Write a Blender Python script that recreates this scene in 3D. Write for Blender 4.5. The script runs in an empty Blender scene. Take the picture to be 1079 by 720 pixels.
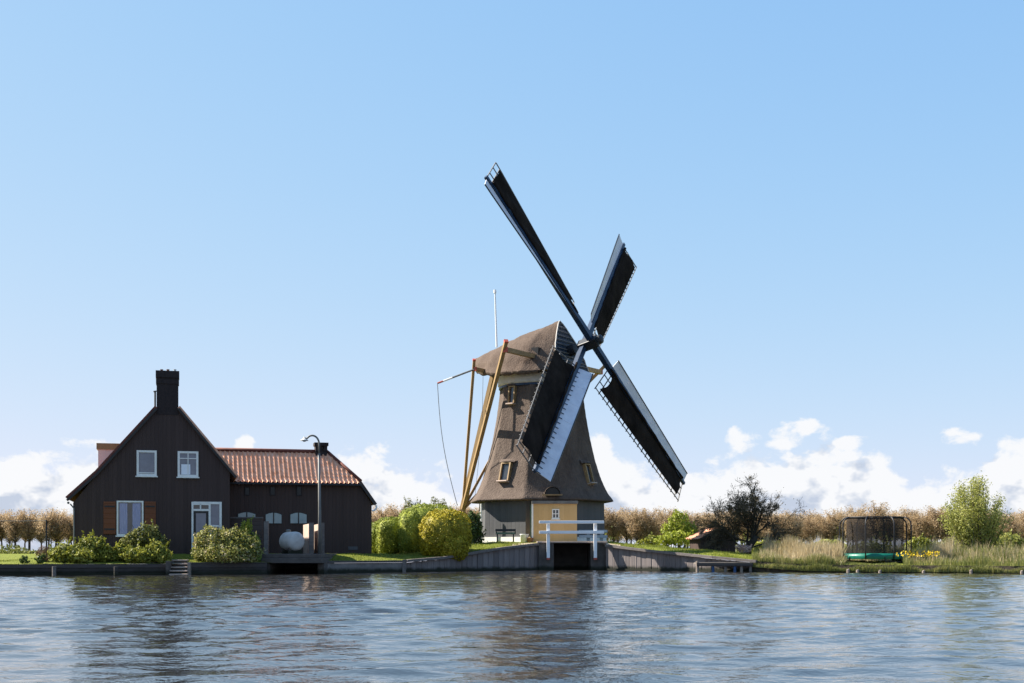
import bpy, bmesh, math, random
import numpy as np
from mathutils import Vector, Matrix

random.seed(7)
R = math.radians
scene = bpy.context.scene
COL = scene.collection
F, CX, HY, H = 1300.0, 539.5, 580.0, 1.1      # survey constants: focal length, axis, horizon, eye height


def P(px, py, Y):
    """surveyed point: sight line (px, py) at the distance Y"""
    return Vector(((px - CX) * Y / F, Y, H + (HY - py) * Y / F))


def PX(px, Y): return (px - CX) * Y / F
def PZ(py, Y): return H + (HY - py) * Y / F


def lerp(a, b, t): return a + (b - a) * t
def sstep(t):
    t = np.clip(t, 0, 1)
    return t * t * (3 - 2 * t)


# ------------------------------------------------------------------ materials
def nt_new(name):
    m = bpy.data.materials.new(name)
    m.use_nodes = True
    nt = m.node_tree
    b = nt.nodes['Principled BSDF']
    return m, nt, b


def nd(nt, typ, ins=None, **props):
    n = nt.nodes.new(typ)
    for k, v in props.items(): setattr(n, k, v)
    for k, v in (ins or {}).items():
        if hasattr(v, 'is_output') or isinstance(v, bpy.types.NodeSocket): nt.links.new(v, n.inputs[k])
        else: n.inputs[k].default_value = v
    return n


def mth(nt, op, a, b=0.0, c=0.0, clamp=False):
    n = nt.nodes.new('ShaderNodeMath'); n.operation = op; n.use_clamp = clamp
    for i, v in enumerate((a, b, c)):
        if isinstance(v, bpy.types.NodeSocket): nt.links.new(v, n.inputs[i])
        else: n.inputs[i].default_value = v
    return n.outputs[0]


def mixc(nt, f, a, b):
    n = nt.nodes.new('ShaderNodeMix'); n.data_type = 'RGBA'
    for k, v in ((0, f), (6, a), (7, b)):
        if isinstance(v, bpy.types.NodeSocket): nt.links.new(v, n.inputs[k])
        else: n.inputs[k].default_value = (*v, 1) if k > 0 and len(v) == 3 else v
    return n.outputs[2]


def tideline(nt, tc, col):
    """algae and damp along the waterline of a quay wall"""
    sp = nd(nt, 'ShaderNodeSeparateXYZ', {0: tc.outputs['Object']})
    n_ = nd(nt, 'ShaderNodeTexNoise', {'Vector': tc.outputs['Object'], 'Scale': 1.7, 'Detail': 6, 'Roughness': .7})
    h_ = mth(nt, 'MULTIPLY_ADD', n_.outputs[0], -.42, sp.outputs[2])
    k_ = nd(nt, 'ShaderNodeMapRange', {'Value': h_, 'From Min': .10, 'From Max': -.12}, interpolation_type='SMOOTHSTEP')
    return mixc(nt, k_.outputs[0], col, (.018, .020, .012))


def surf(name, c1, c2, scale=3.0, rough=.8, bump=.0, stretch=(1, 1, 1), detail=6, spec=.3, bscale=None, streak=0.0, tide=False):
    """two-tone noisy surface"""
    m, nt, b = nt_new(name)
    tc = nd(nt, 'ShaderNodeTexCoord')
    mp = nd(nt, 'ShaderNodeMapping', {'Vector': tc.outputs['Object'], 'Scale': stretch})
    n1 = nd(nt, 'ShaderNodeTexNoise', {'Vector': mp.outputs[0], 'Scale': scale, 'Detail': detail, 'Roughness': .65})
    f = nd(nt, 'ShaderNodeMapRange', {'Value': n1.outputs[0], 'From Min': .3, 'From Max': .7}).outputs[0]
    if streak:
        mp3 = nd(nt, 'ShaderNodeMapping', {'Vector': tc.outputs['Object'], 'Scale': (1, 1, .07)})
        n3 = nd(nt, 'ShaderNodeTexNoise', {'Vector': mp3.outputs[0], 'Scale': 9.0, 'Detail': 8, 'Roughness': .75})
        f = mth(nt, 'ADD', mth(nt, 'MULTIPLY', f, 1 - streak * .5), mth(nt, 'MULTIPLY_ADD', n3.outputs[0], 3.4 * streak, -1.7 * streak + .1), clamp=True)
    cc = mixc(nt, f, c1, c2)
    if tide: cc = tideline(nt, tc, cc)
    nt.links.new(cc, b.inputs['Base Color'])
    b.inputs['Roughness'].default_value = rough
    b.inputs['Specular IOR Level'].default_value = spec
    if bump:
        n2 = nd(nt, 'ShaderNodeTexNoise', {'Vector': mp.outputs[0], 'Scale': bscale or scale * 4, 'Detail': 4})
        bp = nd(nt, 'ShaderNodeBump', {'Height': n2.outputs[0], 'Strength': 1.0, 'Distance': bump})
        nt.links.new(bp.outputs[0], b.inputs['Normal'])
    return m


def boards(name, c1, c2, width, axis='X', rough=.7, groove=.012, spec=.3, streak=1.0, tide=False):
    """boarded timber: a tone per board, grooves between boards, weather streaks along the grain"""
    m, nt, b = nt_new(name)
    tc = nd(nt, 'ShaderNodeTexCoord')
    sp = nd(nt, 'ShaderNodeSeparateXYZ', {0: tc.outputs['Object']})
    v = sp.outputs[axis]
    d = mth(nt, 'DIVIDE', v, width)
    fl = mth(nt, 'FLOOR', d)
    fr = mth(nt, 'FRACT', d)
    wn = nd(nt, 'ShaderNodeTexWhiteNoise', {'W': fl}, noise_dimensions='1D')
    st = (6, 6, .35) if axis != 'Z' else (.35, 6, 6)
    mp = nd(nt, 'ShaderNodeMapping', {'Vector': tc.outputs['Object'], 'Scale': st})
    n1 = nd(nt, 'ShaderNodeTexNoise', {'Vector': mp.outputs[0], 'Scale': 2.0, 'Detail': 6, 'Roughness': .6})
    f = mth(nt, 'ADD', mth(nt, 'MULTIPLY', wn.outputs[0], .55), mth(nt, 'MULTIPLY_ADD', n1.outputs[0], 1.2 * streak, -.35))
    cc = mixc(nt, mth(nt, 'MULTIPLY', f, 1.0, clamp=True), c1, c2)
    if tide: cc = tideline(nt, tc, cc)
    nt.links.new(cc, b.inputs['Base Color'])
    e = mth(nt, 'MINIMUM', fr, mth(nt, 'SUBTRACT', 1.0, fr))
    h = mth(nt, 'MULTIPLY', e, 12.0, clamp=True)
    bp = nd(nt, 'ShaderNodeBump', {'Height': h, 'Strength': 1.0, 'Distance': groove})
    nt.links.new(bp.outputs[0], b.inputs['Normal'])
    b.inputs['Roughness'].default_value = rough
    b.inputs['Specular IOR Level'].default_value = spec
    return m


def leafy(name, cols, trans=.35, rough=.55, patch=None):
    """leaves: every leaf has a tone of its own, half of the light passes through"""
    m, nt, b = nt_new(name)
    nt.nodes.remove(b)
    g = nd(nt, 'ShaderNodeNewGeometry')
    tc = nd(nt, 'ShaderNodeTexCoord')
    ns = nd(nt, 'ShaderNodeTexNoise', {'Vector': tc.outputs['Object'], 'Scale': patch or 1.3, 'Detail': 3})
    f = mth(nt, 'ADD', mth(nt, 'MULTIPLY', g.outputs['Random Per Island'], .6), mth(nt, 'MULTIPLY_ADD', ns.outputs[0], 1.4, -.5), clamp=True)
    cr = nd(nt, 'ShaderNodeValToRGB', {0: f})
    el = cr.color_ramp.elements
    while len(el) < len(cols): el.new(.5)
    for i, c in enumerate(cols):
        el[i].position = i / (len(cols) - 1)
        el[i].color = (*c, 1)
    d = nd(nt, 'ShaderNodeBsdfDiffuse', {'Color': cr.outputs[0]})
    t = nd(nt, 'ShaderNodeBsdfTranslucent', {'Color': cr.outputs[0]})
    gl = nd(nt, 'ShaderNodeBsdfGlossy', {'Roughness': rough, 'Color': (.5, .5, .5, 1)})
    m1 = nd(nt, 'ShaderNodeMixShader', {0: trans, 1: d.outputs[0], 2: t.outputs[0]})
    m2 = nd(nt, 'ShaderNodeMixShader', {0: .04, 1: m1.outputs[0], 2: gl.outputs[0]})
    nt.links.new(m2.outputs[0], nt.nodes['Material Output'].inputs[0])
    return m


M = {}
M['black_boards'] = boards('black brown boards', (.042, .026, .022), (.062, .039, .033), .19, 'X', rough=.75, groove=.010)
M['black_boards_side'] = boards('black brown side boards', (.022, .014, .013), (.044, .028, .025), .19, 'Y', rough=.75)
M['brown_shutter'] = boards('brown shutter paint', (.13, .040, .012), (.16, .052, .018), .24, 'Z', rough=.5)
M['white'] = surf('weathered white paint', (.66, .645, .59), (.79, .775, .72), 5, .5, .002)
M['curb'] = surf('weathered cream paint', (.36, .335, .30), (.50, .475, .43), 2.5, .6, .002)
M['rail_white'] = surf('white rail paint', (.70, .71, .73), (.82, .82, .83), 3, .45, .002)
M['red'] = surf('faded red paint', (.33, .06, .04), (.42, .10, .07), 5, .6)
M['cream'] = surf('cream render', (.62, .48, .42), (.70, .57, .51), 2, .8)
M['tile'] = surf('orange clay tile', (.58, .24, .125), (.80, .48, .33), 3.0, .75, .004, detail=9)
M['tile_dark'] = surf('dark red ridge tile', (.10, .03, .022), (.18, .06, .04), 3, .8, .004)
M['brick_dark'] = surf('soot dark brick', (.018, .013, .013), (.035, .024, .022), 8, .85, .006)
M['pot'] = surf('clay pot', (.20, .10, .07), (.28, .14, .09), 6, .8)
M['pane'] = surf('net curtained pane', (.11, .12, .155), (.17, .18, .22), 2.2, .12, spec=.6)
M['pane_dark'] = surf('dark pane', (.02, .025, .03), (.05, .055, .065), 2, .08, spec=.7)
M['pane_teal'] = surf('pale teal pane', (.19, .26, .27), (.27, .35, .36), 2, .15, spec=.5)
M['curtain'] = surf('lilac curtain', (.28, .27, .38), (.42, .41, .54), 7, .8, .01, stretch=(5, 1, .3))
M['blind'] = surf('white blind', (.75, .76, .8), (.82, .82, .84), 4, .7)
M['door_paint'] = surf('black door paint', (.012, .012, .013), (.02, .02, .02), 4, .35)
M['thatch'] = surf('weathered thatch', (.070, .052, .043), (.135, .105, .086), 1.1, .95, .05, stretch=(1, 1, .6), detail=10, spec=.1, bscale=14, streak=.55)
M['thatch_cap'] = surf('brown cap thatch', (.070, .050, .039), (.125, .094, .075), 1.2, .95, .05, stretch=(1, 1, .7), detail=10, spec=.1, bscale=14, streak=.55)
M['grey_boards'] = boards('grey tarred boards', (.060, .060, .064), (.088, .088, .092), .22, 'X', rough=.6, groove=.008)
M['ochre'] = boards('ochre boarded door', (.50, .32, .13), (.56, .37, .165), .30, 'X', rough=.55, groove=.006, streak=.7)
M['green_trim'] = surf('dark green trim', (.012, .035, .022), (.02, .05, .03), 4, .4)
M['wood_gold'] = surf('honey coloured beam paint', (.20, .128, .055), (.31, .205, .095), 2, .6, .003, stretch=(2, 2, .4))
M['navy'] = surf('navy blue paint', (.008, .022, .052), (.014, .036, .078), 3, .4)
M['cap_front_boards'] = boards('navy cap front boards', (.008, .02, .04), (.03, .055, .085), .28, 'Z', rough=.45, groove=.03)
M['iron'] = surf('black cast iron', (.008, .010, .014), (.016, .018, .024), 4, .45)
M['lattice'] = surf('grey lattice laths', (.09, .09, .095), (.16, .155, .15), 5, .7)
M['cloth'] = surf('tarred sailcloth', (.009, .007, .006), (.030, .023, .019), 1.3, .95, .03, stretch=(1, 1, .5), spec=.03)
M['sail_board'] = surf('pale grey wind board', (.50, .50, .55), (.66, .66, .70), 1.5, .6)
M['concrete'] = surf('stained concrete', (.12, .108, .10), (.24, .215, .20), 1.6, .9, .01, detail=9, tide=True)
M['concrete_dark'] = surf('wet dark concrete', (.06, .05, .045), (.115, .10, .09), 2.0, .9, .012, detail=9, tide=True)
M['peach'] = surf('sandy concrete', (.33, .25, .20), (.45, .35, .29), 2.5, .85, .004)
M['timber_old'] = boards('old dark quay boards', (.032, .026, .024), (.075, .063, .058), .16, 'Z', rough=.85, groove=.02, tide=True)
M['timber_grey'] = boards('grey sheet piles', (.11, .092, .088), (.24, .205, .195), .28, 'X', rough=.85, groove=.03, tide=True)
M['timber_cap'] = surf('grey capping beam', (.10, .085, .078), (.19, .165, .15), 2.5, .85, .006, stretch=(.4, 3, 3))
M['timber_post'] = surf('bleached post', (.15, .12, .10), (.30, .25, .21), 6, .9, .006)
M['blue_post'] = surf('blue post paint', (.02, .06, .16), (.03, .09, .22), 5, .6)
M['tank'] = surf('greyish white tank enamel', (.34, .32, .305), (.52, .495, .47), 2.5, .45, .002)
M['lamp_metal'] = surf('dull grey lamp metal', (.10, .10, .095), (.17, .165, .155), 3, .55)
M['lamp_shade'] = surf('pale lamp enamel', (.5, .5, .48), (.6, .6, .58), 3, .4)
M['bark'] = surf('grey brown bark', (.045, .033, .025), (.085, .064, .05), 5, .9, .02, stretch=(2, 2, .5))
M['mud'] = surf('wet brown bank earth', (.020, .016, .010), (.06, .046, .028), 4, .9, .04)
M['bark_dark'] = surf('dark mossy bark', (.018, .016, .012), (.045, .038, .027), 5, .9, .02)
M['twig_dark'] = leafy('dark twigs', [(.05, .042, .028), (.10, .082, .05), (.16, .13, .075)], .1)
M['bud'] = leafy('tan orange buds', [(.30, .205, .11), (.41, .295, .17), (.50, .385, .25)], .5, patch=.5)
M['leaf_bush'] = leafy('yellow green leaves', [(.06, .08, .010), (.19, .20, .025), (.38, .37, .07)], .35)
M['leaf_bush2'] = leafy('olive leaves', [(.05, .065, .014), (.12, .13, .03), (.22, .22, .07)], .35)
M['leaf_rose'] = leafy('dull green leaves with pale blossom', [(.05, .06, .012), (.10, .11, .02), (.17, .18, .035), (.25, .25, .06), (.33, .31, .09), (.40, .34, .16), (.66, .56, .46)], .3, patch=2.5)
M['leaf_hedge'] = leafy('clipped hedge leaves', [(.09, .115, .014), (.20, .235, .03), (.33, .35, .06)], .12, patch=2.0)
M['leaf_gold'] = leafy('golden conifer leaves', [(.13, .115, .008), (.30, .25, .014), (.46, .37, .03)], .12, patch=3.0)
M['leaf_dark'] = leafy('dark green leaves', [(.018, .035, .010), (.05, .085, .02), (.09, .13, .03)], .3)
M['leaf_lime'] = leafy('fresh lime leaves', [(.13, .17, .015), (.25, .29, .03), (.38, .40, .06)], .4)
M['leaf_willow'] = leafy('willow leaves', [(.17, .185, .035), (.31, .32, .075), (.42, .41, .15)], .4)
M['leaf_red'] = leafy('reddish dry twigs', [(.07, .035, .025), (.13, .07, .05), (.16, .11, .07)], .2)
M['grass_blade'] = leafy('grass blades', [(.09, .12, .014), (.18, .21, .025), (.30, .30, .06)], .35, patch=.4)
M['reed_tan'] = leafy('dry reed', [(.31, .24, .12), (.46, .36, .20), (.60, .50, .32)], .3, patch=.5)
M['reed_green'] = leafy('green reed', [(.12, .14, .03), (.21, .22, .06), (.32, .29, .11)], .35, patch=.4)
M['flower'] = leafy('yellow petals', [(.55, .36, .01), (.75, .52, .02), (.85, .65, .05)], .3)
M['blossom'] = leafy('pink white blossom', [(.35, .2, .14), (.6, .42, .36), (.7, .6, .55)], .3)
M['pole_black'] = surf('black powder coat', (.010, .010, .012), (.018, .018, .02), 5, .5)
M['pad_green'] = surf('teal green vinyl', (.003, .10, .068), (.006, .14, .095), 3, .4, .006)
M['mat_black'] = surf('black jumping mat', (.012, .012, .012), (.02, .02, .02), 5, .7)
M['pipe_white'] = surf('white pole paint', (.7, .7, .7), (.8, .8, .8), 3, .4)
M['rope'] = surf('grey rope', (.10, .11, .12), (.16, .17, .18), 8, .9)
M['bench_green'] = surf('faded green bench paint', (.05, .09, .075), (.09, .14, .12), 4, .7)
M['pale_blue'] = surf('pale blue paint', (.20, .27, .33), (.30, .37, .43), 4, .6)
M['deck'] = boards('grey brown deck planks', (.10, .085, .07), (.20, .17, .145), .16, 'X', rough=.85)

# see-through safety net: a fine weave lets part of the light through
m, nt, b = nt_new('black safety net'); nt.nodes.remove(b)
tr = nd(nt, 'ShaderNodeBsdfTransparent')
df = nd(nt, 'ShaderNodeBsdfDiffuse', {'Color': (.03, .028, .028, 1)})
mx = nd(nt, 'ShaderNodeMixShader', {0: .55, 1: tr.outputs[0], 2: df.outputs[0]})
nt.links.new(mx.outputs[0], nt.nodes['Material Output'].inputs[0])
M['net'] = m

# ground: grass with worn and lush patches
m, nt, b = nt_new('meadow grass')
tc = nd(nt, 'ShaderNodeTexCoord')
n1 = nd(nt, 'ShaderNodeTexNoise', {'Vector': tc.outputs['Object'], 'Scale': .35, 'Detail': 8, 'Roughness': .7})
n2 = nd(nt, 'ShaderNodeTexNoise', {'Vector': tc.outputs['Object'], 'Scale': 5, 'Detail': 6, 'Roughness': .7})
f = mth(nt, 'ADD', mth(nt, 'MULTIPLY_ADD', n1.outputs[0], 1.6, -.55), mth(nt, 'MULTIPLY_ADD', n2.outputs[0], .8, -.4), clamp=True)
cr = nd(nt, 'ShaderNodeValToRGB', {0: f})
cr.color_ramp.elements[0].color = (.10, .12, .016, 1); cr.color_ramp.elements[1].color = (.25, .235, .05, 1)
e = cr.color_ramp.elements.new(.5); e.color = (.165, .18, .025, 1)
nt.links.new(cr.outputs[0], b.inputs['Base Color'])
b.inputs['Roughness'].default_value = .9; b.inputs['Specular IOR Level'].default_value = .1
bp = nd(nt, 'ShaderNodeBump', {'Height': n2.outputs[0], 'Strength': 1.0, 'Distance': .12})
nt.links.new(bp.outputs[0], b.inputs['Normal'])
M['ground'] = m

# canal water
m, nt, b = nt_new('canal water')
tc = nd(nt, 'ShaderNodeTexCoord')
b.inputs['Base Color'].default_value = (.018, .018, .017, 1)
b.inputs['Roughness'].default_value = .04
b.inputs['IOR'].default_value = 1.55
def wnoise(scale, stretch, detail, rot=0, dist=0.0):
    mp = nd(nt, 'ShaderNodeMapping', {'Vector': tc.outputs['Object'], 'Scale': stretch, 'Rotation': (0, 0, rot)})
    return nd(nt, 'ShaderNodeTexNoise', {'Vector': mp.outputs[0], 'Scale': scale, 'Detail': detail, 'Roughness': .55, 'Distortion': dist}).outputs[0]
hgt = mth(nt, 'ADD', mth(nt, 'MULTIPLY', wnoise(4.5, (.8, 1, 1), 2, .25, .4), .026), mth(nt, 'MULTIPLY', wnoise(13.0, (.85, 1, 1), 2, .3), .009))
bp = nd(nt, 'ShaderNodeBump', {'Height': hgt, 'Strength': 1.0, 'Distance': .55})
nt.links.new(bp.outputs[0], b.inputs['Normal'])
M['water'] = m


# ------------------------------------------------------------------ mesh helper
ORG = {}


class MB:
    def __init__(s): s.v = []; s.f = []

    def add(s, vs, fs):
        o = len(s.v)
        s.v.extend([tuple(v) for v in vs]); s.f.extend([tuple(i + o for i in f) for f in fs]); return s

    def box(s, c, size, rz=0, mat=None):
        hx, hy, hz = size[0] / 2, size[1] / 2, size[2] / 2
        vs = [Vector((x, y, z)) for x in (-hx, hx) for y in (-hy, hy) for z in (-hz, hz)]
        rot = mat or Matrix.Rotation(rz, 3, 'Z')
        vs = [Vector(c) + rot @ v for v in vs]
        return s.add(vs, [(0, 1, 3, 2), (4, 6, 7, 5), (0, 4, 5, 1), (2, 3, 7, 6), (0, 2, 6, 4), (1, 5, 7, 3)])

    def span(s, a, b):
        a, b = Vector(a), Vector(b)
        return s.box((a + b) / 2, [abs(b[i] - a[i]) for i in range(3)])

    def beam(s, a, b, w, h=None, w2=None, h2=None, up=(0, 0, 1)):
        """square timber from a to b"""
        a, b = Vector(a), Vector(b); h = h or w; w2 = w2 or w; h2 = h2 or h
        d = (b - a).normalized(); x = d.cross(Vector(up))
        if x.length < 1e-4: x = d.cross(Vector((0, 1, 0)))
        x.normalize(); y = x.cross(d)
        vs = [a - x * w / 2 - y * h / 2, a + x * w / 2 - y * h / 2, a + x * w / 2 + y * h / 2, a - x * w / 2 + y * h / 2,
              b - x * w2 / 2 - y * h2 / 2, b + x * w2 / 2 - y * h2 / 2, b + x * w2 / 2 + y * h2 / 2, b - x * w2 / 2 + y * h2 / 2]
        return s.add(vs, [(3, 2, 1, 0), (4, 5, 6, 7), (0, 1, 5, 4), (1, 2, 6, 5), (2, 3, 7, 6), (3, 0, 4, 7)])

    def tube(s, pts, rad, n=8, caps=True):
        pts = [Vector(p) for p in pts]
        rad = rad if isinstance(rad, (list, tuple)) else [rad] * len(pts)
        vs = []; fs = []
        ref = None
        for i, p in enumerate(pts):
            d = (pts[min(i + 1, len(pts) - 1)] - pts[max(i - 1, 0)])
            d = d.normalized() if d.length > 1e-6 else Vector((0, 0, 1))
            if ref is None:
                ref = d.cross(Vector((0, 0, 1)))
                if ref.length < .05: ref = d.cross(Vector((0, 1, 0)))
            x = (ref - d * ref.dot(d)).normalized(); ref = x; y = d.cross(x)
            for k in range(n):
                a = 2 * math.pi * k / n
                vs.append(p + (x * math.cos(a) + y * math.sin(a)) * rad[i])
        for i in range(len(pts) - 1):
            for k in range(n):
                fs.append((i * n + k, i * n + (k + 1) % n, (i + 1) * n + (k + 1) % n, (i + 1) * n + k))
        if caps:
            fs.append(tuple(range(n - 1, -1, -1))); fs.append(tuple((len(pts) - 1) * n + k for k in range(n)))
        return s.add(vs, fs)

    def prism(s, poly, d):
        """flat polygon (3D points) swept along d"""
        poly = [Vector(p) for p in poly]; d = Vector(d); n = len(poly)
        fs = [tuple(range(n)), tuple(range(2 * n - 1, n - 1, -1))] + [(i, i + n, (i + 1) % n + n, (i + 1) % n) for i in range(n)]
        return s.add(poly + [p + d for p in poly], fs)

    def slab(s, quad, th):
        """quad with thickness along its normal"""
        q = [Vector(p) for p in quad]
        nrm = (q[1] - q[0]).cross(q[-1] - q[0]).normalized()
        return s.prism(q, nrm * th)

    def lathe(s, c, prof, n=24):
        c = Vector(c); vs = []; fs = []
        for r, z in prof:
            for k in range(n):
                a = 2 * math.pi * k / n
                vs.append(c + Vector((r * math.cos(a), r * math.sin(a), z)))
        for i in range(len(prof) - 1):
            for k in range(n):
                fs.append((i * n + k, i * n + (k + 1) % n, (i + 1) * n + (k + 1) % n, (i + 1) * n + k))
        return s.add(vs, fs)

    def grid(s, g):
        nr, nc = len(g), len(g[0])
        return s.add([p for row in g for p in row],
                     [(i * nc + j, i * nc + j + 1, (i + 1) * nc + j + 1, (i + 1) * nc + j) for i in range(nr - 1) for j in range(nc - 1)])

    def build(s, name, mat, parent=None, smooth=False, bevel=0, fix=True):
        o0 = ORG.get(parent.name, Vector((0, 0, 0))) if parent else Vector((0, 0, 0))
        me = bpy.data.meshes.new(name)
        me.from_pydata([(v[0] - o0.x, v[1] - o0.y, v[2] - o0.z) for v in s.v], [], s.f)
        if fix:
            bm = bmesh.new(); bm.from_mesh(me); bmesh.ops.recalc_face_normals(bm, faces=bm.faces); bm.to_mesh(me); bm.free()
        me.update()
        o = bpy.data.objects.new(name, me); COL.objects.link(o)
        me.materials.append(mat)
        if smooth:
            me.polygons.foreach_set('use_smooth', [True] * len(me.polygons))
        if bevel:
            b = o.modifiers.new('bevel', 'BEVEL'); b.width = bevel; b.segments = 2; b.limit_method = 'ANGLE'
        if parent:
            o.parent = parent; ORG[o.name] = o0
        return o


def empty(name, loc, label, cat, group=None):
    o = bpy.data.objects.new(name, None); COL.objects.link(o)
    o.location = loc; o.empty_display_size = .2
    ORG[o.name] = Vector(loc)
    o['label'] = label; o['category'] = cat
    if group: o['group'] = group
    return o


def tag(o, label=None, cat=None, group=None, kind=None):
    if label: o['label'] = label
    if cat: o['category'] = cat
    if group: o['group'] = group
    if kind: o['kind'] = kind
    return o


def npmesh(name, V, Fc, mat, parent=None):
    me = bpy.data.meshes.new(name)
    o0 = ORG.get(parent.name, Vector((0, 0, 0))) if parent else Vector((0, 0, 0))
    V = np.asarray(V, float) - np.array(o0)
    Fc = np.asarray(Fc, int); k = Fc.shape[1]
    me.vertices.add(len(V)); me.vertices.foreach_set('co', V.ravel())
    me.loops.add(Fc.size); me.loops.foreach_set('vertex_index', Fc.ravel())
    me.polygons.add(len(Fc)); me.polygons.foreach_set('loop_start', np.arange(0, Fc.size, k)); me.polygons.foreach_set('loop_total', np.full(len(Fc), k))
    me.update(calc_edges=True); me.validate()
    o = bpy.data.objects.new(name, me); COL.objects.link(o); me.materials.append(mat)
    if parent: o.parent = parent; ORG[o.name] = o0
    return o


def leaves(pts, size, rng, nrm=None, spread=1.0, aspect=1.8, droop=0.0):
    """one small rhombic leaf at every point; returns verts and quads"""
    n = len(pts)
    d = rng.normal(size=(n, 3))
    if nrm is not None: d = nrm + d * spread * .6
    d /= np.linalg.norm(d, axis=1)[:, None] + 1e-9
    t = np.cross(d, rng.normal(size=(n, 3))); t /= np.linalg.norm(t, axis=1)[:, None] + 1e-9
    t[:, 2] -= droop; t /= np.linalg.norm(t, axis=1)[:, None]
    w = np.cross(t, d); w /= np.linalg.norm(w, axis=1)[:, None] + 1e-9
    s = size * (.6 + .8 * rng.random(n))[:, None]
    V = np.stack([pts - t * s, pts + w * s / aspect, pts + t * s, pts - w * s / aspect], 1).reshape(-1, 3)
    return V, np.arange(4 * n).reshape(n, 4)


def blades(base, h, width, rng, lean=.25):
    """grass or reed blades: a bent two-piece strip each"""
    n = len(base)
    a = rng.random(n) * 2 * math.pi
    wv = np.c_[np.cos(a), np.sin(a) * .5, np.zeros(n)] * (width / 2)
    l = rng.normal(size=(n, 2)) * lean
    hh = h * (.55 + .6 * rng.random(n))
    mid = base + np.c_[l[:, 0] * hh * .35, l[:, 1] * hh * .35, hh * .6]
    top = base + np.c_[l[:, 0] * hh, l[:, 1] * hh, hh]
    V = np.stack([base - wv, base + wv, mid - wv * .8, mid + wv * .8, top - wv * .15, top + wv * .15], 1).reshape(-1, 3)
    i = np.arange(n) * 6
    Fc = np.concatenate([np.c_[i, i + 1, i + 3, i + 2], np.c_[i + 2, i + 3, i + 5, i + 4]])
    return V, Fc


def children(o): return [c for c in bpy.data.objects if c.parent == o]


# ------------------------------------------------------------------ terrain
QX = [-900, -200, 0, 90, 180, 275, 342, 425, 500, 568, 623, 680, 750, 800, 950, 1079, 1300, 2000]
QY = [50, 52, 53.4, 54, 55, 57, 59.2, 62.6, 65.6, 68, 68, 66, 63.5, 62.2, 60, 58.5, 56, 50]
TX = [-900, 0, 180, 275, 342, 425, 470, 500, 530, 568, 637, 680, 740, 795, 850, 950, 1079, 2000]
TZ = [.5, .5, .5, .52, .58, .58, .75, 1.0, 1.25, 1.48, 1.40, 1.12, .82, .58, .40, .38, .36, .36]
IX = [-900, 0, 60, 110, 300, 390, 430, 480, 520, 640, 690, 760, 830, 900, 2000]
IZ = [.55, .58, .75, .92, .93, .90, .85, 1.35, 1.56, 1.56, 1.30, .98, .60, .52, .5]


def quay(px): return np.interp(px, QX, QY)
def qtop(px): return np.interp(px, TX, TZ)


def ground(px, Y):
    px = np.asarray(px, float); Y = np.asarray(Y, float)
    d = Y - quay(px)
    z = lerp(qtop(px), np.interp(px, IX, IZ), sstep(d / 3.2))
    return lerp(z, .5, sstep((d - 14) / 22))


def gpt(px, Y, dz=0): return Vector((PX(px, Y), Y, float(ground(px, Y)) + dz))


pxs = np.concatenate([np.arange(-900, -50, 50), np.arange(-50, 1130, 8), np.arange(1130, 2001, 50)])
ds = [0, .25, .6, 1.1, 1.7, 2.4, 3.2, 4.5, 6, 8, 10, 13, 16, 20, 25, 32, 45, 70, 120, 220, 450, 1000, 2500]
gb = MB()
gb.grid([[(PX(p, quay(p) + d), quay(p) + d, float(ground(p, quay(p) + d)) + (random.uniform(-.02, .02) if 0 < d < 40 else 0)) for p in pxs] for d in ds])
tag_gb = gb.build('ground', M['ground'], smooth=True); tag(tag_gb, kind='structure')
pr = [p for p in pxs if p >= 790]
gb = MB(); gb.grid([[(PX(p, quay(p)), quay(p) - dd, z if z is not None else float(qtop(p))) for p in pr] for dd, z in ((0, None), (.12, .12), (.2, -1.2))])
tag(gb.build('bank_edge', M['mud']), kind='structure')

# wind ripples: many short wave trains running towards the viewer's bank, stronger in gusty patches
rng = np.random.default_rng(12)
xs = np.arange(-31, 31.01, .125)
ys = np.concatenate([np.arange(6.5, 26, .10), np.arange(26, 70.2, .17)])
gx, gy = np.meshgrid(xs, ys)
hz = np.zeros_like(gx)
for k in range(64):
    lam = .38 * (1.7 / .38) ** rng.random()
    a = R(-90 + 14) + rng.normal(0, .62)
    kk = 2 * math.pi / lam
    env = 1 + .55 * np.sin(gx * rng.uniform(-.5, .5) + gy * rng.uniform(-.4, .4) + rng.uniform(0, 6))
    ph = kk * (math.cos(a) * gx + math.sin(a) * gy) + rng.uniform(0, 6.28)
    sl_ = .0185 * (1.0 if lam < 1.3 else .75)
    hz += sl_ * lam / (2 * math.pi) * env * np.sin(ph + .35 * np.sin(ph))
gust = .72 + .22 * np.sin(gx * .17 + gy * .11) + .22 * np.sin(gx * .07 - gy * .23 + 1.0)
fade = sstep((gx + 31) / 3) * sstep((31 - gx) / 3) * sstep((gy - 6.5) / 1.0) * sstep((70.1 - gy) / 3)
hz *= gust * fade
ny, nx = gx.shape
V = np.c_[gx.ravel(), gy.ravel(), hz.ravel()]
ii = (np.arange(ny - 1)[:, None] * nx + np.arange(nx - 1)[None]).ravel()
Fc = np.c_[ii, ii + 1, ii + nx + 1, ii + nx]
X0_, X1_, Y0_, Y1_ = xs[0], xs[-1], ys[0], ys[-1]
ring_ = np.array([[-300, -60, 0], [300, -60, 0], [300, 95, 0], [-300, 95, 0], [X0_, Y0_, 0], [X1_, Y0_, 0], [X1_, Y1_, 0], [X0_, Y1_, 0]])
n0 = len(V)
Fc = np.concatenate([Fc, n0 + np.array([[0, 1, 5, 4], [1, 2, 6, 5], [2, 3, 7, 6], [3, 0, 4, 7]])])
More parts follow.
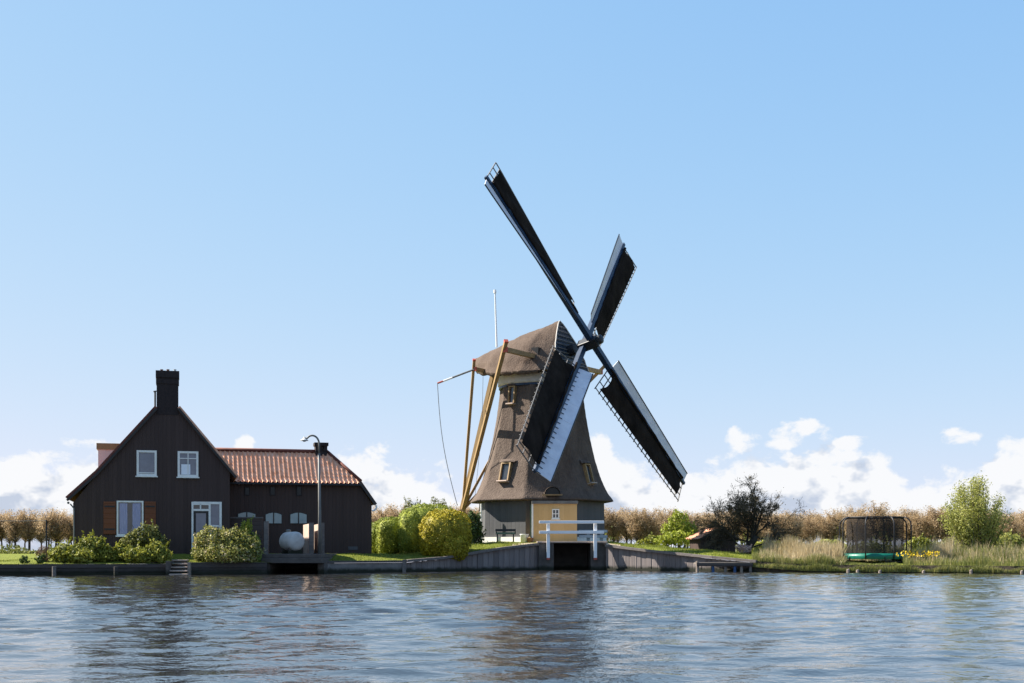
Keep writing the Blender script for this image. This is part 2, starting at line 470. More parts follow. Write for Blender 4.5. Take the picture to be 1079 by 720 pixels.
wo = npmesh('water', np.concatenate([V, ring_]), Fc, M['water'])
wo.data.polygons.foreach_set('use_smooth', [True] * len(wo.data.polygons))
tag(wo, kind='structure')
# the path of pale grit over the culvert in front of the mill
pb = MB()
pp = np.arange(540, 660, 6)
pb.grid([[(PX(p, quay(p) + d), quay(p) + d, float(ground(p, quay(p) + d)) + .03) for p in pp] for d in (.05, .5, 1.0, 1.5)])
tag(pb.build('path', M['peach'], smooth=True), kind='structure')


# ------------------------------------------------------------------ retaining walls along the canal
def wall_strip(mb, p0, p1, top, bot=-1.0, off=0.0, th=.18, step=6.0, jit=0.0, cap=0.0):
    """run of wall face following the quay between two bearings"""
    ps = np.linspace(p0, p1, max(2, int(abs(p1 - p0) / step) + 1))
    for a, b in zip(ps[:-1], ps[1:]):
        o = off + random.uniform(-jit, jit)
        ya, yb = quay(a) - o, quay(b) - o
        za, zb = top(a), top(b)
        pa, pb_ = Vector((PX(a, ya), ya, 0)), Vector((PX(b, yb), yb, 0))
        bk = Vector((0, th, 0))
        vs = [pa + Vector((0, 0, bot)), pb_ + Vector((0, 0, bot)), pb_ + Vector((0, 0, zb)), pa + Vector((0, 0, za))]
        mb.prism(vs, bk)


def qt(p): return float(qtop(p))


w = empty('timber_quay_wall', (PX(60, 53.6), 53.6, 0), 'low dark timber quay wall of horizontal boards below the green bushes', 'quay wall')
for i, (z0, z1, o) in enumerate(((-.8, .13, .05), (.135, .33, .07), (.335, .5, .10))):
    mb = MB(); wall_strip(mb, -220, 177, lambda p: z1 + random.uniform(-.012, .012), z0, o, .12, 22); mb.build('board', M['timber_old'], w)
for p in (-60, 57, 122):
    MB().tube([P(p, 612, 53.45), P(p, 597.0, 53.45)], .09, 10).build('post', M['timber_cap'] if p == 57 else M['timber_old'], w)

w = empty('rose_bed_wall', (PX(236, 56), 56, 0), 'dark timber quay wall under the pale flowering rose bush', 'quay wall')
mb = MB(); wall_strip(mb, 199, 281, lambda p: .27, -.8, .10, .14, 20); mb.build('lower_board', M['timber_old'], w)
mb = MB(); wall_strip(mb, 199, 281, lambda p: .56 - .02 * (p - 199) / 80, .275, .06, .12, 20); mb.build('upper_board', M['timber_old'], w)
MB().span(P(197.5, 608, 55.0), P(201.5, 592.5, 55.2)).build('end_post', M['timber_post'], w)

# garden steps down to the water
w = empty('garden_steps', (PX(188, 54.9), 54.9, 0), 'short flight of worn concrete steps from the garden into the canal', 'steps')
for i in range(5):
    z = .06 + .155 * i
    y = 54.55 + .22 * i
    MB().span((PX(178, y), y, z - .06), (PX(197, y), y + .34, z)).build('step', M['peach'], w, bevel=.015)
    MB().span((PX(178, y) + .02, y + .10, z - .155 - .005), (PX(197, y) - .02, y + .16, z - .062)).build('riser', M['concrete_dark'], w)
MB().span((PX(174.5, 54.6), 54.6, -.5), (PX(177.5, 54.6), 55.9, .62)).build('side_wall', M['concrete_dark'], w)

# boat bay with a concrete deck
w = empty('boat_bay', (PX(311, 58.6), 58.6, 0), 'dark boat bay opening under a thick concrete deck edge below the tank', 'boat bay')
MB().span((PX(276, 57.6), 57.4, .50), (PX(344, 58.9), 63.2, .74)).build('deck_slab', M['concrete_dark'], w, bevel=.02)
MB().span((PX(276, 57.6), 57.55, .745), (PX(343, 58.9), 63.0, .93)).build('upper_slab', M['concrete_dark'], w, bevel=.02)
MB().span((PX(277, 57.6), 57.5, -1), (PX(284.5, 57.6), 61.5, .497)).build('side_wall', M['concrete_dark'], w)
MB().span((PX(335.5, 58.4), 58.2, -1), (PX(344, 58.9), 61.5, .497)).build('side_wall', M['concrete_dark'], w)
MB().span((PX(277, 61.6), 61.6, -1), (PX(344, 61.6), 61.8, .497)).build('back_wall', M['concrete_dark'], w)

w = empty('concrete_quay_wall', (PX(384, 61), 61, 0), 'weathered grey concrete quay wall below the lit lawn', 'quay wall')
mb = MB(); wall_strip(mb, 344.5, 424, lambda p: qt(p) - .10, -1, .08, .22, 20); mb.build('wall_face', M['concrete'], w)
mb = MB(); wall_strip(mb, 344.5, 424, lambda p: qt(p) + .015, .49, .13, .30, 40); mb.build('coping', M['concrete_dark'], w)
mb = MB(); wall_strip(mb, 424, 428, lambda p: qt(p) + .05, -1, .14, .3, 5); mb.build('end_post', M['timber_cap'], w)


def piled(name, label, p0, p1):
    w = empty(name, (PX((p0 + p1) / 2, quay((p0 + p1) / 2)), float(quay((p0 + p1) / 2)), 0), label, 'quay wall')
    mb = MB(); wall_strip(mb, p0, p1, lambda p: qt(p) - .09 + random.uniform(-.03, .0), -1, .07, .08, 5.2, .022); mb.build('sheet_piles', M['timber_grey'], w)
    mb = MB(); wall_strip(mb, p0, p1, lambda p: qt(p) + .05, .0, .0, .06, 12)
    mb2 = MB()
    ps = np.linspace(p0, p1, 8)
    for a, b in zip(ps[:-1], ps[1:]):
        ya, yb = quay(a) - .12, quay(b) - .12
        mb2.beam((PX(a, ya), ya, qt(a) - .03), (PX(b, yb), yb, qt(b) - .03), .22, .13)
    mb2.build('capping_beam', M['timber_cap'], w)
    mb3 = MB(); wall_strip(mb3, p0, p1, lambda p: .10, -.6, .17, .1, 12); mb3.build('waterline_beam', M['timber_old'], w)
    return w


piled('sheet_pile_wall', 'grey vertical sheet pile wall rising from the gold bush to the culvert', 428, 567.5)
piled('sheet_pile_wall', 'grey vertical sheet pile wall sloping down from the culvert to the reeds', 638.5, 797)

# culvert
w = empty('culvert', (PX(603, 67.9), 67.9, 0), 'concrete culvert with a black opening under the path before the windmill', 'culvert')
yc = 67.75
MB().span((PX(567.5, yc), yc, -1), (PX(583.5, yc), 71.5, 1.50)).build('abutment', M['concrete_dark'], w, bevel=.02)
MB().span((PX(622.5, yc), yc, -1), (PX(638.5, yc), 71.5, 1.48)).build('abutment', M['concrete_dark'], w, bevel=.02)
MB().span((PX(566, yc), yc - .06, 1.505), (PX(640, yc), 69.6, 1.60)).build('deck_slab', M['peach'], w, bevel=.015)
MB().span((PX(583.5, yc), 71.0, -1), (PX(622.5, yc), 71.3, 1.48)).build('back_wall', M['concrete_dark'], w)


# white rail in front of the culvert
def rail(label, y, x0, x1, posts, ztop, zmid, name, mat, foot=True, pb=None):
    w = empty(name, (PX((x0 + x1) / 2, y), y, 1.55), label, 'railing')
    MB().beam(P(x0, ztop, y), P(x1, ztop, y), .17, .15).build('top_rail', mat, w, bevel=.012)
    MB().beam(P(x0, zmid, y), P(x1, zmid, y), .10, .16).build('middle_rail', mat, w, bevel=.012)
    for p in posts:
        c = P(p, ztop, y)
        po = MB().span((c.x - .09, y + .075, PZ(pb or 588, y)), (c.x + .09, y + .22, c.z - .076)).build('post', mat, w, bevel=.01)
        if foot: MB().span((c.x - .091, y + .074, PZ(590, y)), (c.x + .091, y + .221, PZ(588, y) - .002)).build('red_foot', M['red'], po)
    return w


rail('white two bar wooden railing with red post feet over the culvert', 67.45, 568, 636.5, (577.8, 627.5), 550.3, 561, 'white_railing', M['rail_white'])
rail('pale blue low railing beside the ochre door, half hidden by white railing', 70.4, 610, 640, (620, 634), 560, 565.5, 'blue_railing', M['pale_blue'], False, 571)

# jetty by the reeds
w = empty('low_jetty', (PX(761, 62.6), 62.6, 0), 'low grey wooden jetty on blue and bare posts beside the reeds', 'jetty')
yj = 62.1
MB().span((PX(734, yj), yj, .40), (PX(793, yj), yj + .9, .48)).build('deck', M['deck'], w, bevel=.01)
MB().span((PX(734, yj), yj - .06, .30), (PX(793, yj), yj - .002, .46)).build('edge_beam', M['timber_old'], w)
for p, mm in ((735, 'timber_post'), (751.5, 'blue_post'), (764.5, 'timber_cap'), (774.5, 'blue_post'), (781.5, 'timber_post'), (791, 'timber_cap')):
    MB().tube([(PX(p, yj), yj + .06, -1), (PX(p, yj), yj + .06, .30 if p > 740 else .56)], .075, 8).build('post', M[mm], w)


# ------------------------------------------------------------------ the farmhouse
YG = 59.0
YW = 63.0
X0G, TG = PX(176, YG), R(15)


def PG(px, py, Y):
    """surveyed point in the frame of the farmhouse, which is turned by TG about (X0G, YG)"""
    dy = Y - YG; k = (px - CX) / F; c, sn = math.cos(TG), math.sin(TG)
    s_ = (k * (YG + dy * c) - X0G + dy * sn) / (c - k * sn)
    return Vector((X0G + s_, Y, H + (HY - py) * (YG + s_ * sn + dy * c) / F))


def PGX(px, Y): return PG(px, 0, Y).x


hs = empty('farmhouse', (X0G, YG, .9), 'dark boarded farmhouse with steep gable, chimney and orange tiled side wing', 'house')
gab = [(77, 594), (77, 530), (102, 500), (165, 431), (188, 431), (242, 495), (242, 594)]
hs.rotation_euler = (0, 0, TG)
MB().prism([PG(x, y, YG) for x, y in gab], (0, 9.5, 0)).build('wall', M['black_boards'], hs)


def roof_slab(a, b, y0, y1, th, mb):
    """strip of roof between two profile points, swept back"""
    A, B = PG(*a, YG), PG(*b, YG)
    d = (B - A).normalized(); n = Vector((-d.z, 0, d.x))
    if n.z < 0: n = -n
    A.y = B.y = y0
    mb.prism([A + n * .004, B + n * .004, B + n * th, A + n * th], (0, y1 - y0, 0))


mb = MB(); roof_slab((71.5, 526.5), (102, 499.5), YG - .10, YG + 9.6, .16, mb); roof_slab((102, 499.5), (166, 430), YG - .098, YG + 9.6, .155, mb)
rf = mb.build('roof', M['tile_dark'], hs)
mb = MB(); roof_slab((187, 430), (249, 503.5), YG - .10, YG + 9.6, .15, mb); mb.build('right_roof', M['tile'], hs)
mb = MB()
for (a, b) in (((70.5, 527.5), (102, 499.5)), ((102, 499.5), (165, 430.5)), ((188, 430.5), (249, 503.5))):
    A, B = PG(*a, YG - .14), PG(*b, YG - .14); mb.beam(A, B, .04, .11)
mb.build('barge_board', M['door_paint'], hs)
MB().tube([PG(72, 530, YG - .1), PG(72, 530, YG + 9.5)], .06, 8).build('gutter', M['lamp_metal'], hs)
MB().tube([PG(74, 531, YG - .05), PG(78, 536, YG - .06), PG(78, 592, YG - .06)], .035, 8).build('downpipe', M['lamp_metal'], hs)
# chimney flush with the gable
ch = MB().span(PG(165, 437, YG - .02), PG(188, 397.5, YG + .75)).build('chimney', M['brick_dark'], hs)
MB().span(PG(164.3, 404, YG - .05), PG(188.7, 403, YG + .79)).span(PG(164, 397.4, YG - .07), PG(189, 393.8, YG + .81)).build('chimney_cap', M['brick_dark'], ch)
for x in (170.3, 177, 184.3):
    MB().lathe(PG(x, 393.8, YG + .37), [(.07, -.01), (.06, .17), (.075, .175), (.075, .20), (.0, .20)], 10).build('chimney_pot', M['pot'] if x < 180 else M['lamp_shade'], ch)
MB().tube([PG(163.4, 431, YG + .3), PG(163.4, 413, YG + .3)], .045, 8).tube([PG(163.4, 413, YG + .3), PG(163.2, 412, YG + .3)], [.08, .08], 8).build('flue_pipe', M['lamp_metal'], hs)
# dormer on the left slope
yd = YG + 2.2
dm = MB().span(PG(103.4, 512, yd), PG(134, 473.5, yd + 2.4)).build('dormer', M['cream'], hs)
MB().span(PG(101.6, 473.3, yd - .06), PG(134, 471.9, yd + 2.45)).build('dormer_roof', M['wood_gold'], dm)


def window(px0, py0, px1, py1, Y, parent, fw=.075, pane='pane', bars=(), hbars=(), frame='white', deep=.06, S=None):
    """frame proud of the wall with its pane set back inside"""
    S = S or PG
    a, b = S(px0, py1, Y), S(px1, py0, Y)
    x0, x1, z0, z1 = a.x, b.x, a.z, b.z
    mb = MB()
    mb.span((x0, Y - deep, z0), (x0 + fw, Y - .001, z1)); mb.span((x1 - fw, Y - deep, z0), (x1, Y - .001, z1))
    mb.span((x0 + fw, Y - deep, z1 - fw), (x1 - fw, Y - .001, z1)); mb.span((x0 + fw, Y - deep, z0), (x1 - fw, Y - .001, z0 + fw))
    for t in bars: mb.span((lerp(x0, x1, t) - .022, Y - deep + .012, z0 + fw), (lerp(x0, x1, t) + .022, Y - .001, z1 - fw))
    for t in hbars: mb.span((x0 + fw, Y - deep + .014, lerp(z0, z1, t) - .02), (x1 - fw, Y - .001, lerp(z0, z1, t) + .02))
    wn = mb.build('window', M[frame], parent)
    MB().span((x0 + fw, Y - .018, z0 + fw), (x1 - fw, Y - .002, z1 - fw)).build('pane', M[pane], wn)
    if frame == 'white': MB().span((x0 - .05, Y - deep - .05, z0 - .06), (x1 + .05, Y - .001, z0 - .002)).build('sill', M['white'], wn)
    return wn


window(144, 475, 165.2, 501.5, YG, hs, .10, hbars=(.12,))
w2 = window(187.2, 476, 209, 502.5, YG, hs, .10, hbars=(.72,), bars=(.5,))
MB().span(PG(191, 500, YG - .030), PG(200.5, 489.5, YG - .0185)).build('blind', M['blind'], w2)
w3 = window(123, 528, 151.2, 564.5, YG, hs, .075, 'pane_dark')
for x0, x1 in ((126, 134.2), (139.6, 148.2)):
    c0, c1 = PG(x0, 562.5, YG), PG(x1, 530.5, YG)
    mb = MB(); n = 12
    mb.grid([[(lerp(c0.x, c1.x, k / n), YG - .032 + .010 * math.sin(k * 2.1), z) for k in range(n + 1)] for z in (c0.z, c1.z)])
    mb.build('curtain', M['curtain'], w3, smooth=True)
for x0, x1 in ((109, 122), (152.2, 164.2)):
    sh = MB().span(PG(x0, 563, YG - .05), PG(x1, 528.6, YG - .005)).build('shutter', M['brown_shutter'], hs, bevel=.008)
    MB().span(PG(x0 + 1, 534.6, YG - .068), PG(x1 - 1, 533, YG - .051)).build('batten', M['door_paint'], sh)
    MB().span(PG(x0 + 1, 558.6, YG - .068), PG(x1 - 1, 557, YG - .051)).build('batten', M['door_paint'], sh)
# front door with transom and side light
df_ = MB()
for a, b in (((201.8, 594), (203.8, 529)), ((231.2, 594), (233.6, 529)), ((219.8, 594), (222, 531.2)), ((203.8, 531.2), (231.2, 529)), ((203.8, 538.5), (219.8, 536.6)), ((210.6, 536.6), (212.0, 531.2)), ((222, 555), (231.2, 553.6)), ((203.8, 532.2), (219.8, 531.2))):
    df_.span(PG(*a, YG - .08), PG(*b, YG - .002))
dfr = df_.build('door_frame', M['white'], hs)
MB().span(PG(203.8, 536.6, YG - .03), PG(219.8, 531.2, YG - .004)).build('transom_pane', M['pane_dark'], dfr)
MB().span(PG(222, 594, YG - .03), PG(231.2, 531.2, YG - .004)).build('side_pane', M['pane'], dfr)
dr = MB().span(PG(203.9, 594, YG - .05), PG(219.7, 538.6, YG - .006)).build('door', M['door_paint'], hs)
MB().span(PG(206.5, 566, YG - .058), PG(217, 541, YG - .051)).build('door_pane', M['pane'], dr)
MB().tube([PG(218.4, 568, YG - .06), PG(218.4, 568, YG - .11)], .025, 8).build('door_handle', M['lamp_metal'], dr)

# side wing
ez, rise, run = PG(372, 508, YW).z, 1.63, 1.95
xl, xe, xw, xr = PGX(240, YW) - .6, PGX(379, YW), PGX(392, YW), PGX(345.5, YW + run)
dep = 2 * run
zlow = PG(392, 530, YW).z
MB().prism([(xl, YW + .12, .5), (xw, YW + .12, .5), (xw, YW + .12, zlow - .05), (xe - .05, YW + .12, ez - .05), (xl, YW + .12, ez - .05)], (0, dep - .24, 0)).build('wing_wall', M['black_boards'], hs)


def pantiles(mb, o, u, v, nrm, width, vmax, pitch=.235, course=.31, amp=.062):
    """wavy clay tile sheet: o lower left corner, u along the eave, v up the slope"""
    nu = max(2, int(width / pitch * 8))
    us = [width * i / nu for i in range(nu + 1)]
    top = max(vmax(x) for x in us)
    rows = []
    k = 0
    while k * course < top:
        for vv, hh in ((k * course, .035), ((k + 1) * course - .004, .0)): rows.append((vv, hh))
        k += 1
    g = []
    for vv, hh in rows:
        row = []
        for x in us:
            ph = 2 * math.pi * x / pitch
            hgt = amp * (math.sin(ph) + .35 * math.sin(2 * ph + .6)) + hh
            y = min(vv, max(vmax(x), 0))
            row.append(o + u * x + v * y + nrm * hgt)
        g.append(row)
    mb.grid(g)


sl = math.hypot(run + .25, rise * (run + .25) / run)
vdir = Vector((0, run, rise)).normalized(); nrm = Vector((0, -rise, run)).normalized()
mb = MB()
W = xe - xl
def vm(x):
    X = xl + x
    return sl if X <= xr else sl * max(0, (xe + .12 - X) / (xe + .12 - xr))
o = Vector((xl, YW + .0 - .25 + .12, ez - .25 * rise / run + .10))
pantiles(mb, o, Vector((1, 0, 0)), vdir, nrm, W + .1, vm)
wr = mb.build('wing_roof', M['tile'], hs, smooth=True, fix=False)
mb = MB()   # back slope and hipped end under it
ry = YW + run
mb.slab([(xl, YW, ez - .02), (xe, YW, ez - .02), (xr, ry, ez + rise - .02), (xl, ry, ez + rise - .02)], .03)
mb.slab([(xl, ry, ez + rise), (xr, ry, ez + rise), (xe, YW + dep, ez), (xl, YW + dep, ez)], .08)
mb.slab([(xe, YW, ez), (xe, YW + dep, ez), (xr, ry, ez + rise)], .07)
xo = PGX(395.5, YW)
zo = PG(395, 532, YW).z
mb.slab([(xo, YW - .05, zo), (xo, YW + dep + .05, zo), (xe, YW + dep + .05, ez), (xe, YW - .05, ez)], .10)
mb.build('hip_roof', M['tile'], hs)
mb = MB(); mb.tube([(xl, ry, ez + rise + .10), (xr, ry, ez + rise + .10)], .10, 8); mb.tube([(xr, ry, ez + rise + .09), (xe + .05, YW - .1, ez + .06)], .085, 8)
mb.build('ridge_tiles', M['tile_dark'], hs, smooth=True)
MB().beam((xe, YW - .06, ez - .0), (xo + .02, YW - .06, zo + .0), .05, .16).build('verge_board', M['door_paint'], hs)
MB().span((xl, YW - .20, ez - .20), (xe + .02, YW - .10, ez - .10)).build('wing_gutter', M['iron'], hs)
MB().tube([(xo + .05, YW + .0, zo - .02), (xo + .06, YW, zo - .18), (xo - .05, YW, zo - .30), (xw + .01, YW, zo - .33)], .05, 8).build('gutter_bend', M['rail_white'], hs)
for x in (252, 267, 282, 297, 312, 327, 341, 355.5, 370.5):
    c = PG(x, 509.6, YW + .0); MB().span((c.x - .05, YW - .1, c.z - .045), (c.x + .05, YW + .119, c.z + .045)).build('rafter_end', M['white'], hs)
wc = MB().span(PG(332.5, 486, ry - .2), PG(343.5, 476.5, ry + .45)).span(PG(332.5, 476.5, ry - .2), PG(335, 469.6, ry + .45)).span(PG(341, 476.5, ry - .2), PG(343.5, 469.6, ry + .45)).span(PG(336.8, 476.5, ry - .15), PG(338.6, 469.6, ry + .4)).span(PG(331.5, 469.5, ry - .26), PG(344.5, 467.8, ry + .5)).build('wing_chimney', M['brick_dark'], hs)
YF = YW + .12
for x0, y0, x1, y1 in ((257.5, 513, 263.5, 522.5), (284.2, 512.5, 290.5, 522.5), (312, 512, 318.2, 523)):
    window(x0, y0, x1, y1, YF, hs, .05, 'door_paint', frame='brick_dark', deep=.03)


def arched(px0, py0, px1, py1, Y, parent):
    a, b = PG(px0, py1, Y), PG(px1, py0, Y)
    pts = [(a.x, a.z), (b.x, a.z)]
    n = 8
    for k in range(n + 1):
        t = k / n
        pts.append((lerp(b.x, a.x, t), b.z - .10 + .10 * math.sin(math.pi * t)))
    cx, cz = (a.x + b.x) / 2, (a.z + b.z) / 2
    fr = MB().prism([(cx + (x - cx) * 1.10, Y - .03, cz + (z - cz) * 1.14) for x, z in pts], (0, .028, 0)).build('window', M['door_paint'], parent)
    MB().prism([(x, Y - .045, z) for x, z in pts], (0, .014, 0)).build('pane', M['pane_teal'], fr)
    MB().span((cx - .03, Y - .06, a.z), (cx + .03, Y - .046, b.z)).build('mullion', M['door_paint'], fr)


for x0, y0, x1, y1 in ((251, 540, 269, 552), (280, 540.5, 296.5, 551.5), (306, 540.5, 323, 551.5)): arched(x0, y0, x1, y1, YF, hs)
MB().span(PG(367, 579.5, YF - .03), PG(377, 576, YF - .003)).build('vent', M['grey_boards'], hs)

# screens, partitions, tank and lamp on the deck
ft = empty('timber_screen', (PX(261, 60.6), 60.6, .9), 'dark brown timber screen with end post behind the rose bush', 'fence')
MB().span(P(243.5, 590, 60.6), P(277, 546.5, 60.68)).build('panel', boards('brown screen boards', (.045, .030, .026), (.085, .06, .052), .2, 'Z'), ft)
MB().span(P(243, 546.4, 60.55), P(277.2, 545, 60.72)).build('top_rail', M['timber_cap'], ft)
MB().span(P(278, 590, 59.6), P(283.3, 549.5, 59.85)).build('post', M['timber_cap'], ft)
for p0, p1, lb in ((319.5, 325.6, 'sandy concrete partition slab directly behind the tank'), (331, 336.8, 'sandy concrete partition slab between the tank and the lamp post')):
    wl = empty('partition_wall', (PX(p1, 59.8), 59.8, .93), lb, 'wall')
    y0 = 59.7
    # slab runs back from the deck edge towards the wing, its sunny side turned to the left
    a = Vector((PX(p1, y0), y0, 0)); bck = Vector((PX(p0, 62.4), 62.4, 0))
    pt = [a, a + Vector((.22, 0, 0)), bck + Vector((.22, 0, 0)), bck]
    MB().prism([Vector((q.x, q.y, .93)) for q in pt], (0, 0, PZ(552, y0) - .93)).build('slab', M['peach'], wl)
    MB().span((a.x - .004, y0 - .03, .935), (a.x + .236, y0 - .002, PZ(551, y0) + .01)).build('shaded_edge', M['timber_cap'], wl)  # dark strip gives the slab's front edge its shade by colour

tk = empty('gas_tank', (PX(309, 59.6), 59.6, .93), 'greyish white gas tank lying on the deck beside the lamp post', 'tank')
c0 = P(312.5, 570.5, 58.9); ax = Vector((-.58, .81, .0)).normalized(); r = .46
prof = [(0, -.10), (.17, -.09), (.31, -.055), (.41, .0), (.46, .09), (.46, .95), (.41, 1.06), (.31, 1.13), (.17, 1.175), (0, 1.19)]
side = ax.cross(Vector((0, 0, 1))).normalized(); upv = Vector((0, 0, 1))
mb = MB()
mb.grid([[c0 + ax * s + (side * math.cos(k * math.pi / 14) + upv * math.sin(k * math.pi / 14)) * rr for k in range(29)] for rr, s in prof])
mb.build('body', M['tank'], tk, smooth=True)
vc = c0 + ax * .9 + upv * .46
MB().tube([vc - upv * .06, vc + upv * .10, vc + upv * .12], [.12, .12, .06], 12).build('valve_cover', M['lamp_metal'], tk)
for s in (.15, .85):
    q = c0 + ax * s
    MB().box((q.x, q.y, (.93 + q.z - r) / 2 + .06), (.7, .12, q.z - r - .93 + .16), rz=math.atan2(-ax.x, ax.y)).build('cradle', M['concrete_dark'], tk)

lp = empty('street_lamp', (PX(337, 59.3), 59.3, .93), 'tall thin street lamp with a curved neck in front of the wing', 'street lamp')
yl = 59.3
MB().tube([(PX(337, yl), yl, .93), P(336.9, 540, yl), P(336.2, 478, yl)], [.10, .075, .055], 10).build('pole', M['lamp_metal'], lp, smooth=True)
arc = [P(336.2, 478, yl)] + [P(336.2 - 7.2 + 7.2 * math.cos(a), 468 - 9.0 * math.sin(a), yl) for a in [R(t) for t in range(0, 150, 12)]] + [P(321.5, 461.3, yl)]
MB().tube(arc, .045, 8).build('neck', M['lamp_metal'], lp, smooth=True)
c = P(320.7, 463.5, yl)
sh = MB().lathe(c, [(.03, .14), (.06, .06), (.12, .02), (.19, -.02), (.19, -.05), (0, -.05)], 14).build('lamp_shade', M['lamp_shade'], lp, smooth=True)
MB().lathe(c, [(0, -.10), (.06, -.09), (.09, -.055), (.0, -.052)], 10).build('bulb_glass', M['pane'], sh)

# washing line post left of the house
q = empty('line_post', tuple(gpt(49, 58)), 'thin dark post with a line running out to the left of the house', 'post')
MB().tube([gpt(49, 58), P(49, 548, 58)], .04, 8).build('post', M['iron'], q)
MB().tube([P(49, 548.8, 58), P(20, 549.2, 58), P(-60, 548, 58)], .012, 5).build('line', M['rope'], q)

# ------------------------------------------------------------------ the windmill
XT, YT = 1.77, 75.5
PHI, TAU, TH = R(34.17), R(13.38), R(44.73)
A3 = Vector((math.cos(PHI) * math.cos(TAU), -math.sin(PHI) * math.cos(TAU), math.sin(TAU)))
AH = Vector((math.cos(PHI), -math.sin(PHI), 0))
E1 = Vector((math.sin(PHI), math.cos(PHI), 0))
E2 = A3.cross(E1)
YH = 73.8
HUB = Vector((.0619 * YH, YH, H + .1674 * YH))
LEN = .1596 * YH
CEN = Vector((XT, YT, 0))
ml = empty('windmill', (XT, YT, 1.55), 'thatched octagonal windmill with four dark cloth sails above ochre doors', 'windmill')
CA = [R(-14.3 + 45 * k) for k in range(8)]


def octring(Rr, z, bev=.10, n=3):
    """octagon with softened corners"""
    cs = [Vector((XT + Rr * math.sin(a), YT - Rr * math.cos(a), z)) for a in CA]
    out = []
    for k in range(8):
        p, c, q = cs[k - 1], cs[k], cs[(k + 1) % 8]
        for t in np.linspace(-1, 1, n):
            if t < 0: out.append(c + (p - c) * (bev * -t) / 1 - (c - Vector((XT, YT, z))) * .0)
            elif t > 0: out.append(c + (q - c) * (bev * t))
            else: out.append(c - (c - Vector((XT, YT, z))) * bev * .12)
    return out


def octshell(prof, bev=.10, close=True):
    mb = MB()
    rings = [octring(r_, z_, bev) for r_, z_ in prof]
    mb.grid([r_ + [r_[0]] for r_ in rings])
    if close: mb.add(rings[-1], [tuple(range(len(rings[-1])))]); mb.add(rings[0], [tuple(range(len(rings[0])))[::-1]])
    return mb


octshell([(4.00, 1.2), (3.95, 1.55), (3.92, 4.3)], .01).build('base_wall', M['grey_boards'], ml)
octshell([(4.08, 1.2), (4.06, 1.88)], .01).build('plinth', M['white'], ml)
prof = [(4.36, 4.00), (4.50, 4.04), (4.50, 4.10), (4.17, 4.52), (3.92, 5.0), (3.69, 5.55), (3.36, 6.6), (3.06, 7.9), (2.82, 9.2), (2.65, 10.4), (2.56, 11.25)]
# extra rings so that the thatch can be roughened
pz = np.array([p[1] for p in prof]); prr = np.array([p[0] for p in prof])
zz = np.concatenate([[4.00, 4.04, 4.10, 4.18], np.linspace(4.3, 11.25, 60)])
rng = np.random.default_rng(3)
mb = MB(); rows = []
for z in zz:
    ring = octring(float(np.interp(z, pz, prr)), z, .05, 5)
    dense = []
    for a, b in zip(ring, ring[1:] + ring[:1]):
        m_ = 6 if (b - a).length > .8 else 1
        dense += [a.lerp(b, i / m_) for i in range(m_)]
    ctr = Vector((XT, YT, z))
    dense = [ctr + (p - ctr) * (1 + float(rng.normal(0, .0016))) for p in dense]
    rows.append(dense + [dense[0]])
mb.grid(rows); mb.add(rows[0][:-1], [tuple(range(len(rows[0]) - 1))])
mb.build('tower_thatch', M['thatch'], ml, smooth=True, fix=True)
MB().lathe(CEN, [(2.3, 11.05), (2.56, 11.05), (2.63, 11.12), (2.63, 11.64), (2.5, 11.66), (2.2, 11.66)], 48).build('curb_ring', M['curb'], ml, smooth=False)
MB().lathe(CEN, [(2.45, 10.90), (2.58, 10.92), (2.58, 11.04), (2.3, 11.045)], 48).build('curb_shadow_board', M['navy'], ml)


